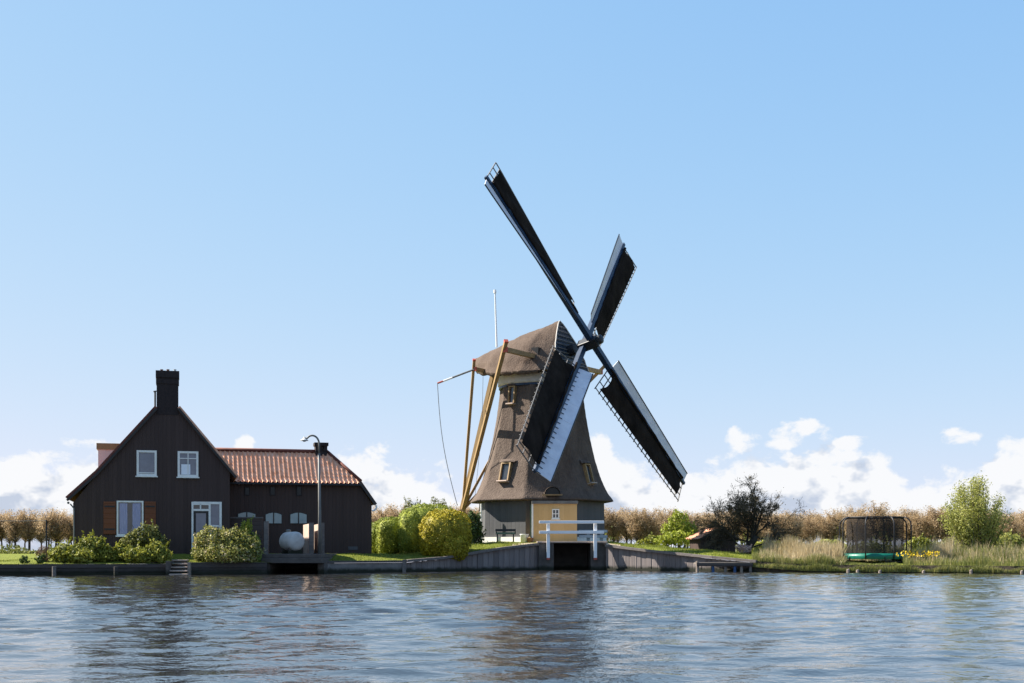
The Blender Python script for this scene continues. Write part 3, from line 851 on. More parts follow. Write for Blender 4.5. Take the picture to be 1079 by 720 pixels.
def mill_window(px0, py0, px1, py1, Y, lean=.0):
    """window set into the leaning thatch, honey coloured frame and sill"""
    a, b = P(px0, py1, Y), P(px1, py0, Y)
    face = min(range(8), key=lambda k: abs(math.sin(CA[k] + R(22.5)) * 3 - ((a.x + b.x) / 2 - XT)) + (0 if math.cos(CA[k] + R(22.5)) > 0 else 99))
    an = CA[face] + R(22.5)
    nrm = Vector((math.sin(an), -math.cos(an), 0)); tan = Vector((math.cos(an), math.sin(an), 0))
    zc = (a.z + b.z) / 2; hh = (b.z - a.z)
    inr = float(np.interp(zc, pz, prr)) * math.cos(R(22.5))
    # solve the sideways offset so that the centre lies on the sight line
    pxm = (px0 + px1) / 2
    t = 0.0
    for _ in range(20):
        q = CEN + nrm * inr + tan * t
        t += ((pxm - CX) * q.y / F - q.x) / max(.2, tan.x)
    c = CEN + nrm * (inr + .03) + tan * t; c.z = H + (HY - (py0 + py1) / 2) * c.y / F
    wd = (px1 - px0) * c.y / F / max(.35, tan.x)
    slope = (float(np.interp(zc - hh / 2, pz, prr)) - float(np.interp(zc + hh / 2, pz, prr)))
    up = Vector((-nrm.x * slope * .75, -nrm.y * slope * .75, hh)).normalized()
    outn = tan.cross(up).normalized()
    if outn.dot(nrm) < 0: outn = -outn
    rot = Matrix((tan, -outn, up)).transposed()
    hh = hh * 1.0
    mb = MB()
    for s in (-1, 1): mb.box(c + tan * s * (wd / 2 - .04), (.08, .34, hh), mat=rot)
    mb.box(c + up * (hh / 2 - .03), (wd - .162, .34, .07), mat=rot)
    wn = mb.build('window', M['wood_gold'], ml)
    MB().box(c + outn * .03, (wd - .162, .05, hh - .08), mat=rot).build('pane', M['pane_dark'], wn)
    MB().box(c - up * (hh / 2 + .03) + outn * .10, (wd + .05, .46, .07), mat=rot).build('sill', M['peach'], wn)
    # the thatch swells over the head of the window
    MB().grid([[c + up * (hh / 2 + .03 + .22 * v) + tan * (u * (wd / 2 + .22)) + outn * ((.24 - .20 * v) * (1 - .75 * u * u)) for u in np.linspace(-1, 1, 9)] for v in (0, .3, .6, 1)]).grid(
        [[c + up * (hh / 2 + .03) + tan * (u * (wd / 2 + .22)) + outn * ((.24) * (1 - .75 * u * u) * k - .1 * (1 - k)) for u in np.linspace(-1, 1, 9)] for k in (0, 1)]).build('thatch_hood', M['thatch'], wn, smooth=True, fix=False)


mill_window(537.3, 407, 544, 426, 72.5)
mill_window(528.5, 487.5, 538.6, 508.5, 71.6)
mill_window(615.8, 489, 621.8, 510.5, 72.5)
# eyebrow hatch in the front thatch
yb = 71.35
c = P(582, 521.5, yb + .12)
mb = MB()
mb.grid([[c + Vector((.46 * math.cos(a) * s, -.34 * (1 - v) + .5 * v, .46 * math.sin(a) * s)) for a in np.linspace(0, math.pi, 13)] for v, s in ((0, 1), (.25, 1.03), (.6, 1.0), (1, .9))])
eb = mb.build('eyebrow_hatch', M['thatch'], ml, smooth=True, fix=False)
MB().prism([c + Vector((.42 * math.cos(a), -.2, .42 * math.sin(a))) for a in np.linspace(0, math.pi, 13)], (0, .03, 0)).build('hatch_board', M['door_paint'], eb)
MB().box(c + Vector((0, -.26, -.02)), (1.15, .22, .07)).build('hatch_sill', M['wood_gold'], eb)

# cap: boat shaped thatch, sections along the shaft
def capsec(s):
    w_ = float(np.interp(s, [-4.0, -3.4, -2.2, -.6, .6, 1.6, 2.3], [1.15, 1.75, 2.5, 2.9, 2.85, 2.4, 1.9]))
    zb = float(np.interp(s, [-4.0, -3.0, -1.5, 0, 1.2, 2.3], [12.35, 11.95, 11.68, 11.62, 11.62, 11.75]))
    zt = float(np.interp(s, [-4.0, -3.2, -2.2, -1, .4, 1.6, 2.3], [13.35, 13.72, 14.15, 14.55, 14.85, 15.05, 15.12]))
    return w_, zb, zt


ns, na = 40, 33
rows = []
rng = np.random.default_rng(5)
for i in range(ns + 1):
    s = lerp(-4.0, 2.3, i / ns)
    w_, zb, zt = capsec(s)
    row = []
    for k in range(na):
        th_ = math.pi * k / (na - 1)          # 0 far side .. pi near side
        cy = math.cos(th_); cz = math.sin(th_)
        u_ = 1 - abs(cy)                       # steep sides meeting in a blunt ridge, flared at the eave
        u_ = u_ ** .85
        ex = lerp(2.35, 1.65, float(sstep((s + .5) / 2.6)))
        yy = w_ * math.copysign((1 - u_ ** ex) * (1 + .10 * max(0, 1 - u_ * 7)), cy)
        z_ = zb + (zt - zb) * u_ - .10 * math.exp(-(yy / .22) ** 2)
        ss = s - (1.0 * u_ ** 1.1 if s > .5 else 0) * max(0, (s - .5) / 1.8) - .75 * u_ * max(0, (-s - 2.6) / 1.4)
        q = CEN + AH * ss + E1 * yy
        row.append(Vector((q.x, q.y, z_)) + Vector(rng.normal(0, .012, 3)))
    rows.append(row)
mb = MB(); mb.grid(rows)
mb.add(rows[0], [tuple(range(na))])
und = [[p + Vector((0, 0, 0)) for p in (r_[0], r_[-1])] for r_ in rows]
mb.grid([[a.lerp(b, t) + Vector((0, 0, .02)) for t in (0, .5, 1)] for a, b in und])
cp = mb.build('cap_thatch', M['thatch_cap'], ml, smooth=True)
# thatch skirt hanging over the curb at the sides
for sgn, kk in ((1, 0), (-1, na - 1)):
    mb = MB()
    top = [r_[kk] for r_ in rows[0:36]]
    mb.grid([[p + Vector((0, 0, .05)) for p in top], [p - E1 * sgn * .02 + Vector((0, 0, -.16 - .04 * math.sin(i * .9))) for i, p in enumerate(top)], [p - E1 * sgn * .16 + Vector((0, 0, -.13 - .04 * math.sin(i * .9))) for i, p in enumerate(top)], [p - E1 * sgn * .30 + Vector((0, 0, .06)) for p in top]])
    mb.build('thatch_skirt', M['thatch_cap'], cp, smooth=True)
# front of the cap: boarded face with pale edge
fr = rows[-1]
cf = MB().add([p + AH * .02 for p in fr], [tuple(range(na))]).build('cap_front', M['cap_front_boards'], ml)
mb = MB(); mb.tube([p + AH * .05 for p in fr], .04, 6); mb.build('front_edge', M['curb'], cf)
mb = MB()
for z in np.arange(12.3, 14.8, .24):
    # slats across the front
    l_ = [p for p in fr if abs(p.z - z) < .25]
    if len(l_) < 2: continue
    L_ = sorted(fr[:na // 2], key=lambda p: abs(p.z - z))[0]; Rr_ = sorted(fr[na // 2:], key=lambda p: abs(p.z - z))[0]
    mb.beam(L_.lerp(Rr_, .04) + AH * .08, L_.lerp(Rr_, .96) + AH * .08, .04, .05)
mb.build('front_slats', M['lattice'], cf)
# side hatch in the cap where the long cross beam passes
SP_C = HUB - A3 * .0319 * YH; SP_C.z = H + .1556 * YH
SPL = .1457 * YH
n1_, n2_ = SP_C - E1 * SPL / 2, SP_C + E1 * SPL / 2
hc = SP_C - E1 * 2.12
MB().box(hc + Vector((0, 0, .12)), (.50, .5, .85), rz=-PHI + 0.0).build('cap_hatch', M['door_paint'], ml)
MB().box(hc - E1 * .28 + Vector((0, 0, -.34)), (.65, .2, .08), rz=-PHI).build('hatch_sill', M['wood_gold'], ml)
sp = MB().beam(n1_, n2_, .24, .26).build('long_cross_beam', M['wood_gold'], ml)
for e_, s_ in ((n1_, -1), (n2_, 1)): MB().beam(e_, e_ + E1 * s_ * .10, .27, .29).build('red_end', M['red'], sp)
S2 = CEN - AH * 2.6; S2.z = 12.0
m1_, m2_ = S2 - E1 * 3.25, S2 + E1 * 3.25
sp = MB().beam(m1_, m2_, .20, .22).build('short_cross_beam', M['wood_gold'], ml)
MB().beam(m1_ - E1 * .10, m1_, .23, .25).build('red_end', M['red'], sp)
TB = CEN - AH * 5.95; TB.z = 3.7
low = lambda top, k=1.16: top + (TB - top) * k
MB().beam(CEN - AH * 3.6 + Vector((0, 0, 12.1)), low(CEN - AH * 3.6 + Vector((0, 0, 12.1)), 1.2), .22, .26, .28, .32).build('tail_pole', M['wood_gold'], ml)
for e_, wd in ((n1_, .21), (n2_, .21), (m1_, .16), (m2_, .16)):
    t_ = e_ + (e_ - TB).normalized() * .55 - AH * .15
    b_ = MB().beam(t_, low(t_, 1.03 + .02 * wd), wd, wd).build('tail_brace', M['wood_gold'], ml)
    MB().beam(t_ + (t_ - TB).normalized() * .002, t_ + (t_ - TB).normalized() * .11, wd * 1.12, wd * 1.12).build('red_cap', M['red'], b_)
# winch at the foot of the tail
wc_ = TB + Vector((0, 0, -1.15))
mb = MB()
for k in range(6):
    a = math.pi * k / 6
    d = (AH * math.cos(a) * -1 + Vector((0, 0, math.sin(a)))) * .62
    mb.beam(wc_ - d - E1 * .3, wc_ + d - E1 * .3, .05)
mb.build('winch_wheel', M['iron'], ml)
# striped signal spar and its rope
s0, s1 = m1_ - E1 * .05, Vector((PX(461, 74.3), 74.3, PZ(404, 74.3)))
mm = lambda t: s0.lerp(s1, t)
sb = MB().tube([mm(0), mm(.6)], .055, 8).build('signal_spar', M['lamp_metal'], ml)
MB().tube([mm(.601), mm(.85)], .058, 8).build('white_band', M['pipe_white'], sb)
MB().tube([mm(.851), mm(1)], .055, 8).build('red_tip', M['red'], sb)
rb = Vector((PX(482, 75), 75, PZ(533, 75)))
MB().tube([s1.lerp(rb, t) + Vector((-.25 * math.sin(math.pi * t), 0, 0)) for t in np.linspace(0, 1, 14)], .022, 5).build('rope', M['rope'], ml)
MB().tube([P(509, 397, 75), P(508, 450, 75.4), P(500, 528, 76.5)], .012, 4).build('thin_rope', M['rope'], ml)
# white rod on the cap
lr0 = CEN - AH * 3.1 + E1 * .3
yr = lr0.y
MB().tube([P(523.4, 366, yr), P(521.6, 309, yr)], [.06, .045], 8).tube([P(521.6, 309, yr), P(521.5, 305.5, yr)], [.09, .08], 8).build('white_rod', M['pipe_white'], ml)

# shaft and hub
MB().tube([HUB - A3 * 3.0, HUB - A3 * .9], [.34, .34], 16).build('windshaft', M['iron'], ml)
mb = MB(); rotm = Matrix((E1, E2, A3)).transposed()
mb.box(HUB + A3 * .02, (.60, .60, 1.3), mat=rotm @ Matrix.Rotation(TH, 3, 'Z'))
mb.tube([HUB + A3 * .75, HUB + A3 * .95, HUB + A3 * 1.0], [.30, .26, .05], 12)
mb.build('poll_end', M['iron'], ml, bevel=.05)
UA = -E1 * math.sin(TH) + E2 * math.cos(TH)
UB = E1 * math.cos(TH) + E2 * math.sin(TH)
srng = random.Random(11)
for u, off in ((UA, .30), (-UA, .30), (UB, -.32), (-UB, -.32)):
    t_ = A3.cross(u).normalized()
    org = HUB + A3 * off
    gam = lambda r_: R(lerp(17, -1, min(1, max(0, (r_ - 2.2) / 9.2))))
    def fr_(r_, extra=0):
        g = gam(r_) + extra
        return t_ * math.cos(g) + A3 * math.sin(g), A3 * math.cos(g) - t_ * math.sin(g)
    def pt(r_, c_, n_=0.0, extra=0):
        ch_, nn = fr_(r_, extra)
        return org + u * r_ + ch_ * c_ + nn * n_
    # stock: the square tapering spar; sub-parts hang on it
    st = MB().beam(org + u * .1, org + u * LEN, .36, .34, .20, .17, up=A3).build('sail', M['navy'], ml)
    mb = MB()
    r0, r1 = 2.05, LEN - .12
    nb = 23
    for i in range(nb):
        r_ = lerp(r0, r1, i / (nb - 1))
        mb.beam(pt(r_, .12, -.06), pt(r_, -1.86, -.06), .055, .05, up=u)
    for c_ in (-.62, -1.24, -1.80):
        pts = [pt(lerp(r0, r1, i / 16), c_, -.02) for i in range(17)]
        for a, b in zip(pts[:-1], pts[1:]): mb.beam(a, b, .045, .045)
    mb.build('lattice', M['lattice'], st)
    # leading wind boards
    nbd = 6; BW, BA = (.95, R(24)) if off < 0 and u.z < 0 else (.66, R(11))
    mb = MB()
    for i in range(nbd):
        ra, rb_ = lerp(r0 + .1, r1, i / nbd) + .007, lerp(r0 + .1, r1, (i + 1) / nbd) - .007
        g = []
        for r_ in (ra, rb_):
            g.append([pt(r_, .14, .03), pt(r_, .14, .03) + (pt(r_, BW, 0, BA) - pt(r_, 0, 0, BA))])
        mb.slab([g[0][0], g[0][1], g[1][1], g[1][0]], .035)
    bd = mb.build('wind_board', M['sail_board'], st)
    if off < 0 and u.z < 0:
        mb = MB()
        for i in range(nb):
            r_ = lerp(r0 + .1, r1, i / (nb - 1))
            a = pt(r_, .12, .065); mb.beam(a, a + (pt(r_, .24, 0, BA) - pt(r_, 0, 0, BA)), .035, .03, up=u)
        mb.build('board_lattice', M['navy'], bd)
    a, b = (pt(q_, .14, .03) + (pt(q_, BW, 0, BA) - pt(q_, 0, 0, BA)) for q_ in (r0 + .1, r1))
    mb = MB()
    for i in range(12):
        a, b = (pt(q_, .14, .03) + (pt(q_, BW + .02, 0, BA) - pt(q_, 0, 0, BA)) for q_ in (lerp(r0 + .1, r1, i / 12), lerp(r0 + .1, r1, (i + 1) / 12)))
        mb.beam(a, b, .05, .06)
    mb.build('board_edge', M['iron'], bd)
    # sailcloth laid over the lattice
    nr_, nc_ = 30, 9
    g = []
    for i in range(nr_ + 1):
        f_ = i / nr_
        r_ = lerp(r0 + .22, r1 - .38, f_)
        row = []
        for j in range(nc_ + 1):
            c_ = -.02 - 1.62 * j / nc_
            endc = (.35 * (math.sin(math.pi * j / nc_)) if i == 0 else (.20 * math.sin(math.pi * j / nc_) if i == 1 else 0))
            bul = .05 + .05 * math.sin(math.pi * j / nc_) * math.sin(f_ * 21 + j) + .07 * math.sin(math.pi * j / nc_)
            row.append(pt(r_ + endc, c_, bul))
        g.append(row)
    MB().grid(g).build('sailcloth', M['cloth'], st, smooth=True, fix=False)
    # rolled hem of the cloth by the stock
    MB().tube([pt(lerp(r0, r1 - .4, i / 20), -.10, .17 + .02 * math.sin(i * 1.7)) for i in range(21)], [.07 + .02 * math.sin(i * 2.3) for i in range(21)], 7).build('rolled_cloth', M['cloth'], st, smooth=True)

# ochre wheel-house door in front of the base
yo = 70.2
x0, x1 = PX(562, yo), PX(608, yo)
ob = MB().span((x0, yo, 1.55), (x1, yo + 2.2, PZ(531, yo))).build('door_house', M['ochre'], ml)
MB().span((x0 - .08, yo - .12, PZ(531, yo) + .002), (x1 + .05, yo + 2.2, PZ(527.8, yo))).build('lean_to_roof', M['lamp_metal'], ob)
MB().span((x0 - .10, yo - .03, 1.55), (x0 - .002, yo + .05, PZ(531, yo))).build('corner_board', M['white'], ob)
MB().span((x0 - .16, yo + .06, 1.55), (x0 - .01, yo + .5, PZ(531, yo) - .05)).build('side_door', M['green_trim'], ob)
window(581.7, 536.5, 589.3, 546.6, yo, ob, .055, 'pane_dark', bars=(.5,), hbars=(.5,), deep=.05, S=P)

MB().tube([P(507.5, 569, 73.0), P(507.0, 531, 73.0)], .05, 8).build('downpipe', M['white'], ml)

# bench, box and tub before the mill
bn = empty('garden_bench', tuple(gpt(533, 70.6)), 'faded green garden bench against the grey windmill base', 'bench')
yb = 70.4
MB().span(P(522.5, 563, yb), P(542.5, 561.2, yb + .42)).build('seat', M['bench_green'], bn)
MB().span(P(522, 560, yb + .44), P(543.5, 557.6, yb + .50)).build('backrest', M['iron'], bn)
for x in (524, 541): MB().span((PX(x, yb) - .04, yb + .05, gpt(x, yb).z - .05), (PX(x, yb) + .04, yb + .38, PZ(563, yb) - .002)).build('leg', M['iron'], bn)
for x in (522.4, 542.3): MB().span((PX(x, yb), yb + .36, PZ(563, yb)), (PX(x, yb) + .06, yb + .43, PZ(560, yb) - .002)).build('back_post', M['iron'], bn)
tb = MB().lathe(gpt(552.5, 70.2), [(0, 0), (.20, 0), (.24, .42), (.26, .44), (.26, .47), (.22, .47), (.2, .40), (0, .38)], 16).build('planter_tub', M['white'], smooth=True)
tag(tb, 'white round tub on the grass beside the green bench', 'tub')
tb = MB().lathe(gpt(558.6, 70.0), [(0, 0), (.15, 0), (.19, .26), (.21, .28), (.17, .28), (0, .24)], 14).build('flower_pot', M['pot'], smooth=True)
tag(tb, 'small clay flower pot between the white tub and the ochre door', 'flower pot')


# ------------------------------------------------------------------ planting
def blob_points(cs, n, rng, shell=.55):
    """points through a few ellipsoids: (centre, radii)"""
    vol = np.array([r_[0] * r_[1] * r_[2] for _, r_ in cs]) ** .75
    pick = rng.choice(len(cs), n, p=vol / vol.sum())
    d = rng.normal(size=(n, 3)); d /= np.linalg.norm(d, axis=1)[:, None]
    rad = (shell + (1 - shell) * rng.random(n) ** .6)
    # ragged outline
    rad *= 1 + .16 * np.sin(d[:, 0] * 7 + pick) * np.sin(d[:, 2] * 6 + 1.3 * pick) + .10 * rng.normal(size=n) * (rng.random(n) < .3)
    C = np.array([list(c) for c, _ in cs])[pick]; RR = np.array([list(r_) for _, r_ in cs])[pick]
    pts = C + d * RR * rad[:, None]
    return pts, d


def bush(name, label, cat, base, cs, n, size, mat, seed, group=None, stems=7, zmin=None, stem_mat='bark', aspect=1.8):
    rng = np.random.default_rng(seed)
    root = empty(name, base, label, cat, group)
    pts, d = blob_points(cs, n, rng)
    if zmin is None: zmin = base[2]
    keep = pts[:, 2] > zmin; pts, d = pts[keep], d[keep]
    ns_ = max(4, n // 170)                     # stray shoots break the outline
    pk = rng.integers(0, len(pts), ns_)
    sd_ = d[pk] * .6 + np.c_[rng.normal(0, .25, ns_), rng.normal(0, .25, ns_), np.abs(rng.normal(.6, .3, ns_))]
    ln_ = (.12 + .30 * rng.random(ns_)) * min(1.0, float(np.mean([r_[2] for _, r_ in cs])) / .5)
    sh_ = np.concatenate([pts[pk] + sd_ * (ln_ * t)[:, None] for t in np.linspace(.1, 1, 9)])
    pts = np.concatenate([pts, sh_ + rng.normal(0, .015, sh_.shape)]); d = np.concatenate([d, np.tile(d[pk], (9, 1))])
    V, Fc = leaves(pts, size, rng, d, 1.3, aspect)
    npmesh('foliage', V, Fc, M[mat], root)
    mb = MB()
    for i in range(stems):
        c, r_ = cs[i % len(cs)]
        tip = Vector(c) + Vector(rng.normal(0, .45, 3) * np.array(r_)); b0 = Vector((lerp(base[0], c[0], .6), lerp(base[1], c[1], .6), base[2])) + Vector((rng.normal(0, .12), rng.normal(0, .1), -.05))
        mb.tube([b0, b0.lerp(tip, .5) + Vector(rng.normal(0, .06, 3)), tip], [.035, .024, .010], 5)
    mb.build('stems', M[stem_mat], root)
    return root


def ell(px, py, Y, rx, rz, ry=None):
    """ellipsoid whose picture is rx by rz pixels wide"""
    k = Y / F
    return (P(px, py, Y), (rx * k, ry if ry else rx * k * .8, rz * k))


bush('green_shrub', 'bright green leafy shrub at the far left quay edge of the house', 'shrub', tuple(gpt(84, 55)), [ell(70, 584, 55, 17, 11), ell(96, 579, 55.4, 17, 15), ell(84, 585, 55, 22, 10), ell(108, 583, 55.2, 10, 11)], 5200, .075, 'leaf_bush', 21)
bush('green_shrub', 'yellow green low shrub below the shuttered window beside the steps', 'shrub', tuple(gpt(150, 55.5)), [ell(128, 584, 55.6, 13, 11), ell(146, 586, 55.3, 18, 9), ell(165, 583, 55.5, 14, 12), ell(172, 588, 55.3, 9, 7)], 4600, .075, 'leaf_bush', 22)
bush('olive_shrub', 'taller olive shrub with pinkish tips under the shuttered window', 'shrub', tuple(gpt(155, 56.6)), [ell(154, 565, 56.6, 15, 13), ell(140, 571, 56.6, 12, 10), ell(166, 572, 56.7, 12, 10)], 2600, .065, 'leaf_bush2', 23)
bush('dry_shrub', 'reddish dry twiggy shrub beside the line post', 'shrub', tuple(gpt(47, 55.2)), [ell(46, 585, 55.2, 8, 10)], 700, .06, 'leaf_red', 24, aspect=5)
for px, pt_, lb in ((42.5, 590, 'tiny dark green plant on the quay edge beside the dry shrub'), (25, 590.5, 'tiny dark green plant on the quay edge at the edge of the open lawn')):
    bush('small_plant', lb, 'plant', tuple(gpt(px, 54.1)), [ell(px, pt_, 54.1, 4.2, 5)], 160, .055, 'leaf_dark', int(px), stems=3)
bush('rose_bush', 'large ragged flowering bush in front of the white framed door', 'bush', tuple(gpt(238, 56.8)), [ell(222, 571, 56.8, 18, 17), ell(246, 573, 56.9, 20, 17), ell(262, 580, 56.8, 15, 15), ell(236, 584, 56.6, 32, 12), ell(213, 580, 56.7, 11, 15)], 9500, .062, 'leaf_rose', 31, stems=16)
bush('willow_sapling', 'slim yellow green upright sapling behind the rose bush', 'sapling', tuple(gpt(259, 57.6)), [ell(258, 560, 57.6, 6, 11), ell(262, 556, 57.8, 4, 10), ell(268, 571, 57.8, 7, 10)], 700, .07, 'leaf_lime', 32, stems=9, aspect=2.6)


# clipped hedges: dense body with leaves standing on it
def hedge(name, label, cs, n, size, mat, seed, base, zmin=None, pw=2.6):
    rng = np.random.default_rng(seed)
    Vs, Fs, o = [], [], 0
    for (c, r_) in cs:
        m_ = 3400 * max(1, int(n / 3400)) // len(cs)
        nn = int(n / len(cs))
        d = rng.normal(size=(nn, 3)); d /= np.linalg.norm(d, axis=1)[:, None]
        k = (np.abs(d) ** pw).sum(1) ** (-1 / pw)
        wob = 1 + .03 * np.sin(d[:, 0] * 5 + seed) * np.sin(d[:, 2] * 6) + .025 * np.sin(d[:, 0] * 17 + d[:, 2] * 13) + rng.normal(size=nn) * .012
        p = np.array(c) + d * k[:, None] * np.array(r_) * wob[:, None] * (1 - .10 * rng.random(nn)[:, None] ** 2)
        keep = p[:, 2] > (zmin if zmin is not None else base[2] - .1)
        V, Fc = leaves(p[keep], size, rng, d[keep], 1.0)
        Vs.append(V); Fs.append(Fc + o); o += len(V)
        # inner body
        g = []
        nu, nv = 24, 14
        for i in range(nv + 1):
            for j in range(nu):
                a, b = 2 * math.pi * j / nu, math.pi * (i / nv - .5)
                dd = np.array([math.cos(a) * math.cos(b), math.sin(a) * math.cos(b), math.sin(b)])
                kk = (np.abs(dd) ** pw).sum() ** (-1 / pw)
                q = np.array(c) + dd * kk * np.array(r_) * .86
                q[2] = max(q[2], (base[2] - .1))
                g.append(q)
        V = np.array(g); Fc = np.array([[i * nu + j, i * nu + (j + 1) % nu, (i + 1) * nu + (j + 1) % nu, (i + 1) * nu + j] for i in range(nv) for j in range(nu)])
        Vs.append(V); Fs.append(Fc + o); o += len(V)
    ob = npmesh(name, np.concatenate(Vs), np.concatenate(Fs), M[mat])
    tag(ob, label, 'hedge')
    return ob


hedge('clipped_hedge', 'clipped green hedge standing next to the house wing with a dark front', [(P(411, 566, 70.5), (.74, 1.6, 1.12)), (P(400, 568, 73), (.62, 2.2, 1.0))], 14000, .042, 'leaf_hedge', 41, (0, 0, .7), pw=4.2)
hedge('clipped_hedge', 'tall rounded clipped hedge in the middle between the other hedge and golden bush', [(P(433, 561, 69.0), (.62, 2.2, 1.32)), (P(446, 560, 70), (.85, 2.6, 1.52)), (P(460, 560, 73), (1.2, 2.6, 1.55))], 20000, .042, 'leaf_hedge', 42, (0, 0, .7), pw=3.8)
hedge('golden_bush', 'round golden yellow clipped bush at the canal edge', [(P(466, 564, 65.7), (1.22, 1.25, 1.34)), (P(476, 562, 65.9), (1.05, 1.25, 1.24)), (P(456, 570, 65.5), (.72, .95, .98)), (P(478, 577, 65.1), (.78, .8, .72))], 22000, .046, 'leaf_gold', 43, (0, 0, .5), pw=2.7)['category'] = 'bush'
bush('dark_shrub', 'dark green shrub between the golden bush and the windmill base', 'shrub', tuple(gpt(499, 69.5)), [ell(498, 556, 69.5, 10, 17), ell(493, 563, 69, 9, 12), ell(504, 565, 70, 6, 11)], 3000, .075, 'leaf_dark', 44)
for px, Y, top, lb in ((434, 79, 523, 'wispy green shrub top rising behind the middle hedge'), (461, 80, 522, 'wispy green shrub rising just behind the golden bush')):
    k = (HY - top) / 2
    bush('tall_shrub', lb, 'shrub', tuple(gpt(px, Y)), [ell(px, top + 24, Y, 13, 20), ell(px - 4, top + 14, Y, 5, 14), ell(px + 6, top + 16, Y, 4, 14)], 1300, .08, 'leaf_bush2', 46 + px, stems=14, aspect=3)


# trees --------------------------------------------------------------
def grow(rng, p, d, length, rad, depth, out, spread=.6, up=.15, kids=(3, 4), shrink=.68, wig=.18):
    n = 4
    pts = [p]; dd = d.normalized()
    for i in range(n):
        dd = (dd + Vector(rng.normal(0, wig, 3)) + Vector((0, 0, up * .25))).normalized()
        pts.append(pts[-1] + dd * length / n)
    out.append((pts, rad, rad * .62, depth))
    if depth <= 0: return
    for k in range(rng.integers(kids[0], kids[1] + 1)):
        t = .45 + .55 * (k + rng.random()) / kids[1]
        q = pts[min(n, int(t * n))].lerp(pts[min(n, int(t * n) + 1)] if int(t * n) < n else pts[n], (t * n) % 1)
        ax_ = Vector(rng.normal(0, 1, 3)); ax_ = (ax_ - dd * ax_.dot(dd)).normalized()
        nd_ = (dd * math.cos(spread) + ax_ * math.sin(spread) + Vector((0, 0, up))).normalized()
        grow(rng, q, nd_, length * shrink * (.75 + .5 * rng.random()), rad * .55, depth - 1, out, spread, up, kids, shrink, wig)


def tree_parts(root, segs, bark, twig, cut, leafsize=0, leafmat=None, nleaf=0, rng=None, twmin=.008, leafdepth=1):
    tb, cb = MB(), MB()
    tips = []
    for pts, r0, r1, dep in segs:
        if dep >= cut: tb.tube(pts, [lerp(r0, r1, i / (len(pts) - 1)) for i in range(len(pts))], 7)
        else: cb.tube(pts, [max(twmin, lerp(r0, r1 * .6, i / (len(pts) - 1))) for i in range(len(pts))], 3, caps=False)
        if dep <= leafdepth: tips += pts[1:]
    tk_ = tb.build('trunk', M[bark], root, smooth=True)
    if nleaf:
        T = np.array([list(t) for t in tips])
        p = T[rng.integers(0, len(T), nleaf)] + rng.normal(0, .12, (nleaf, 3))
        V, Fc = leaves(p, leafsize, rng)
        npmesh('crown', V, Fc, M[leafmat], root)
        cb.build('twigs', M[twig], root, fix=False)
    else:
        cb.build('crown', M[twig], root, fix=False)


# gnarled bare tree by the shed
rng = np.random.default_rng(8)
b0 = gpt(788, 72)
bt = empty('bare_tree', tuple(b0), 'wide dark leafless tree with a leaning trunk behind the little shed', 'tree')
segs = []
k = 72 / F
lean = [b0 + Vector((0, 0, -.1)), b0 + Vector((-.05, .05, .35)), b0 + Vector((.25, 0, .75)), b0 + Vector((.45, .05, 1.1))]
segs.append((lean, .24, .2, 9))
for tgt, r_ in (((764, 536), .13), ((782, 525), .13), ((808, 522), .14), ((828, 531), .14), ((842, 552), .13), ((752, 553), .11), ((815, 538), .11), ((794, 528), .12), ((832, 569), .10), ((774, 545), .10), ((758, 566), .09), ((796, 545), .10)):
    yy = 72 + rng.normal(0, .9)
    t_ = P(*tgt, yy); st_ = lean[int(rng.integers(1, 4))]
    grow(rng, st_, (t_ - st_), (t_ - st_).length * .64, r_ * .5, 5, segs, .64, .02, (3, 4), .62, .20)
tree_parts(bt, segs, 'bark_dark', 'twig_dark', 3, .045, 'twig_dark', 3800, rng, .008)

# far row of budding poplars: a few grown, the rest copied
protos = []
for v in range(5):
    rng = np.random.default_rng(100 + v)
    h_ = 8.4 + .5 * v % 1.2
    rt = empty('poplar_tree', (0, 0, 0), 'x', 'tree')
    segs = []
    trunk = [Vector((rng.normal(0, .05), rng.normal(0, .05), z)) for z in np.linspace(-.3, h_ * .8, 7)]
    tb = MB().tube(trunk, [.17, .15, .13, .10, .08, .05, .03], 6)
    cb = MB()
    tips = []
    for i in range(70):
        z = lerp(2.4, h_ * .82, rng.random() ** .9)
        a = rng.random() * 6.283
        ln = lerp(2.9, 1.4, (z - 2.4) / h_) * (.7 + .5 * rng.random())
        d = Vector((math.cos(a) * .62, math.sin(a) * .62, .78)).normalized()
        p0 = Vector((0, 0, z)); pts = [p0, p0 + d * ln * .5, p0 + d * ln + Vector((0, 0, .25 * ln))]
        cb.tube(pts, [.045, .03, .015], 3, caps=False)
        for t in np.linspace(.25, 1.1, 8): tips.append(p0 + d * ln * t + Vector((0, 0, .2 * ln * t * t)))
    T = np.array([list(t) for t in tips])
    n = 5200
    p = T[rng.integers(0, len(T), n)] + rng.normal(0, .26, (n, 3))
    V, Fc = leaves(p, .11, rng, aspect=2.0)
    tb.build('trunk', M['bark'], rt, smooth=True)
    npmesh('crown', V, Fc, M['bud'], rt)
    cb.build('twigs', M['bark'], rt, fix=False)
    protos.append(rt)
first = [True] * 5
rng = np.random.default_rng(77)
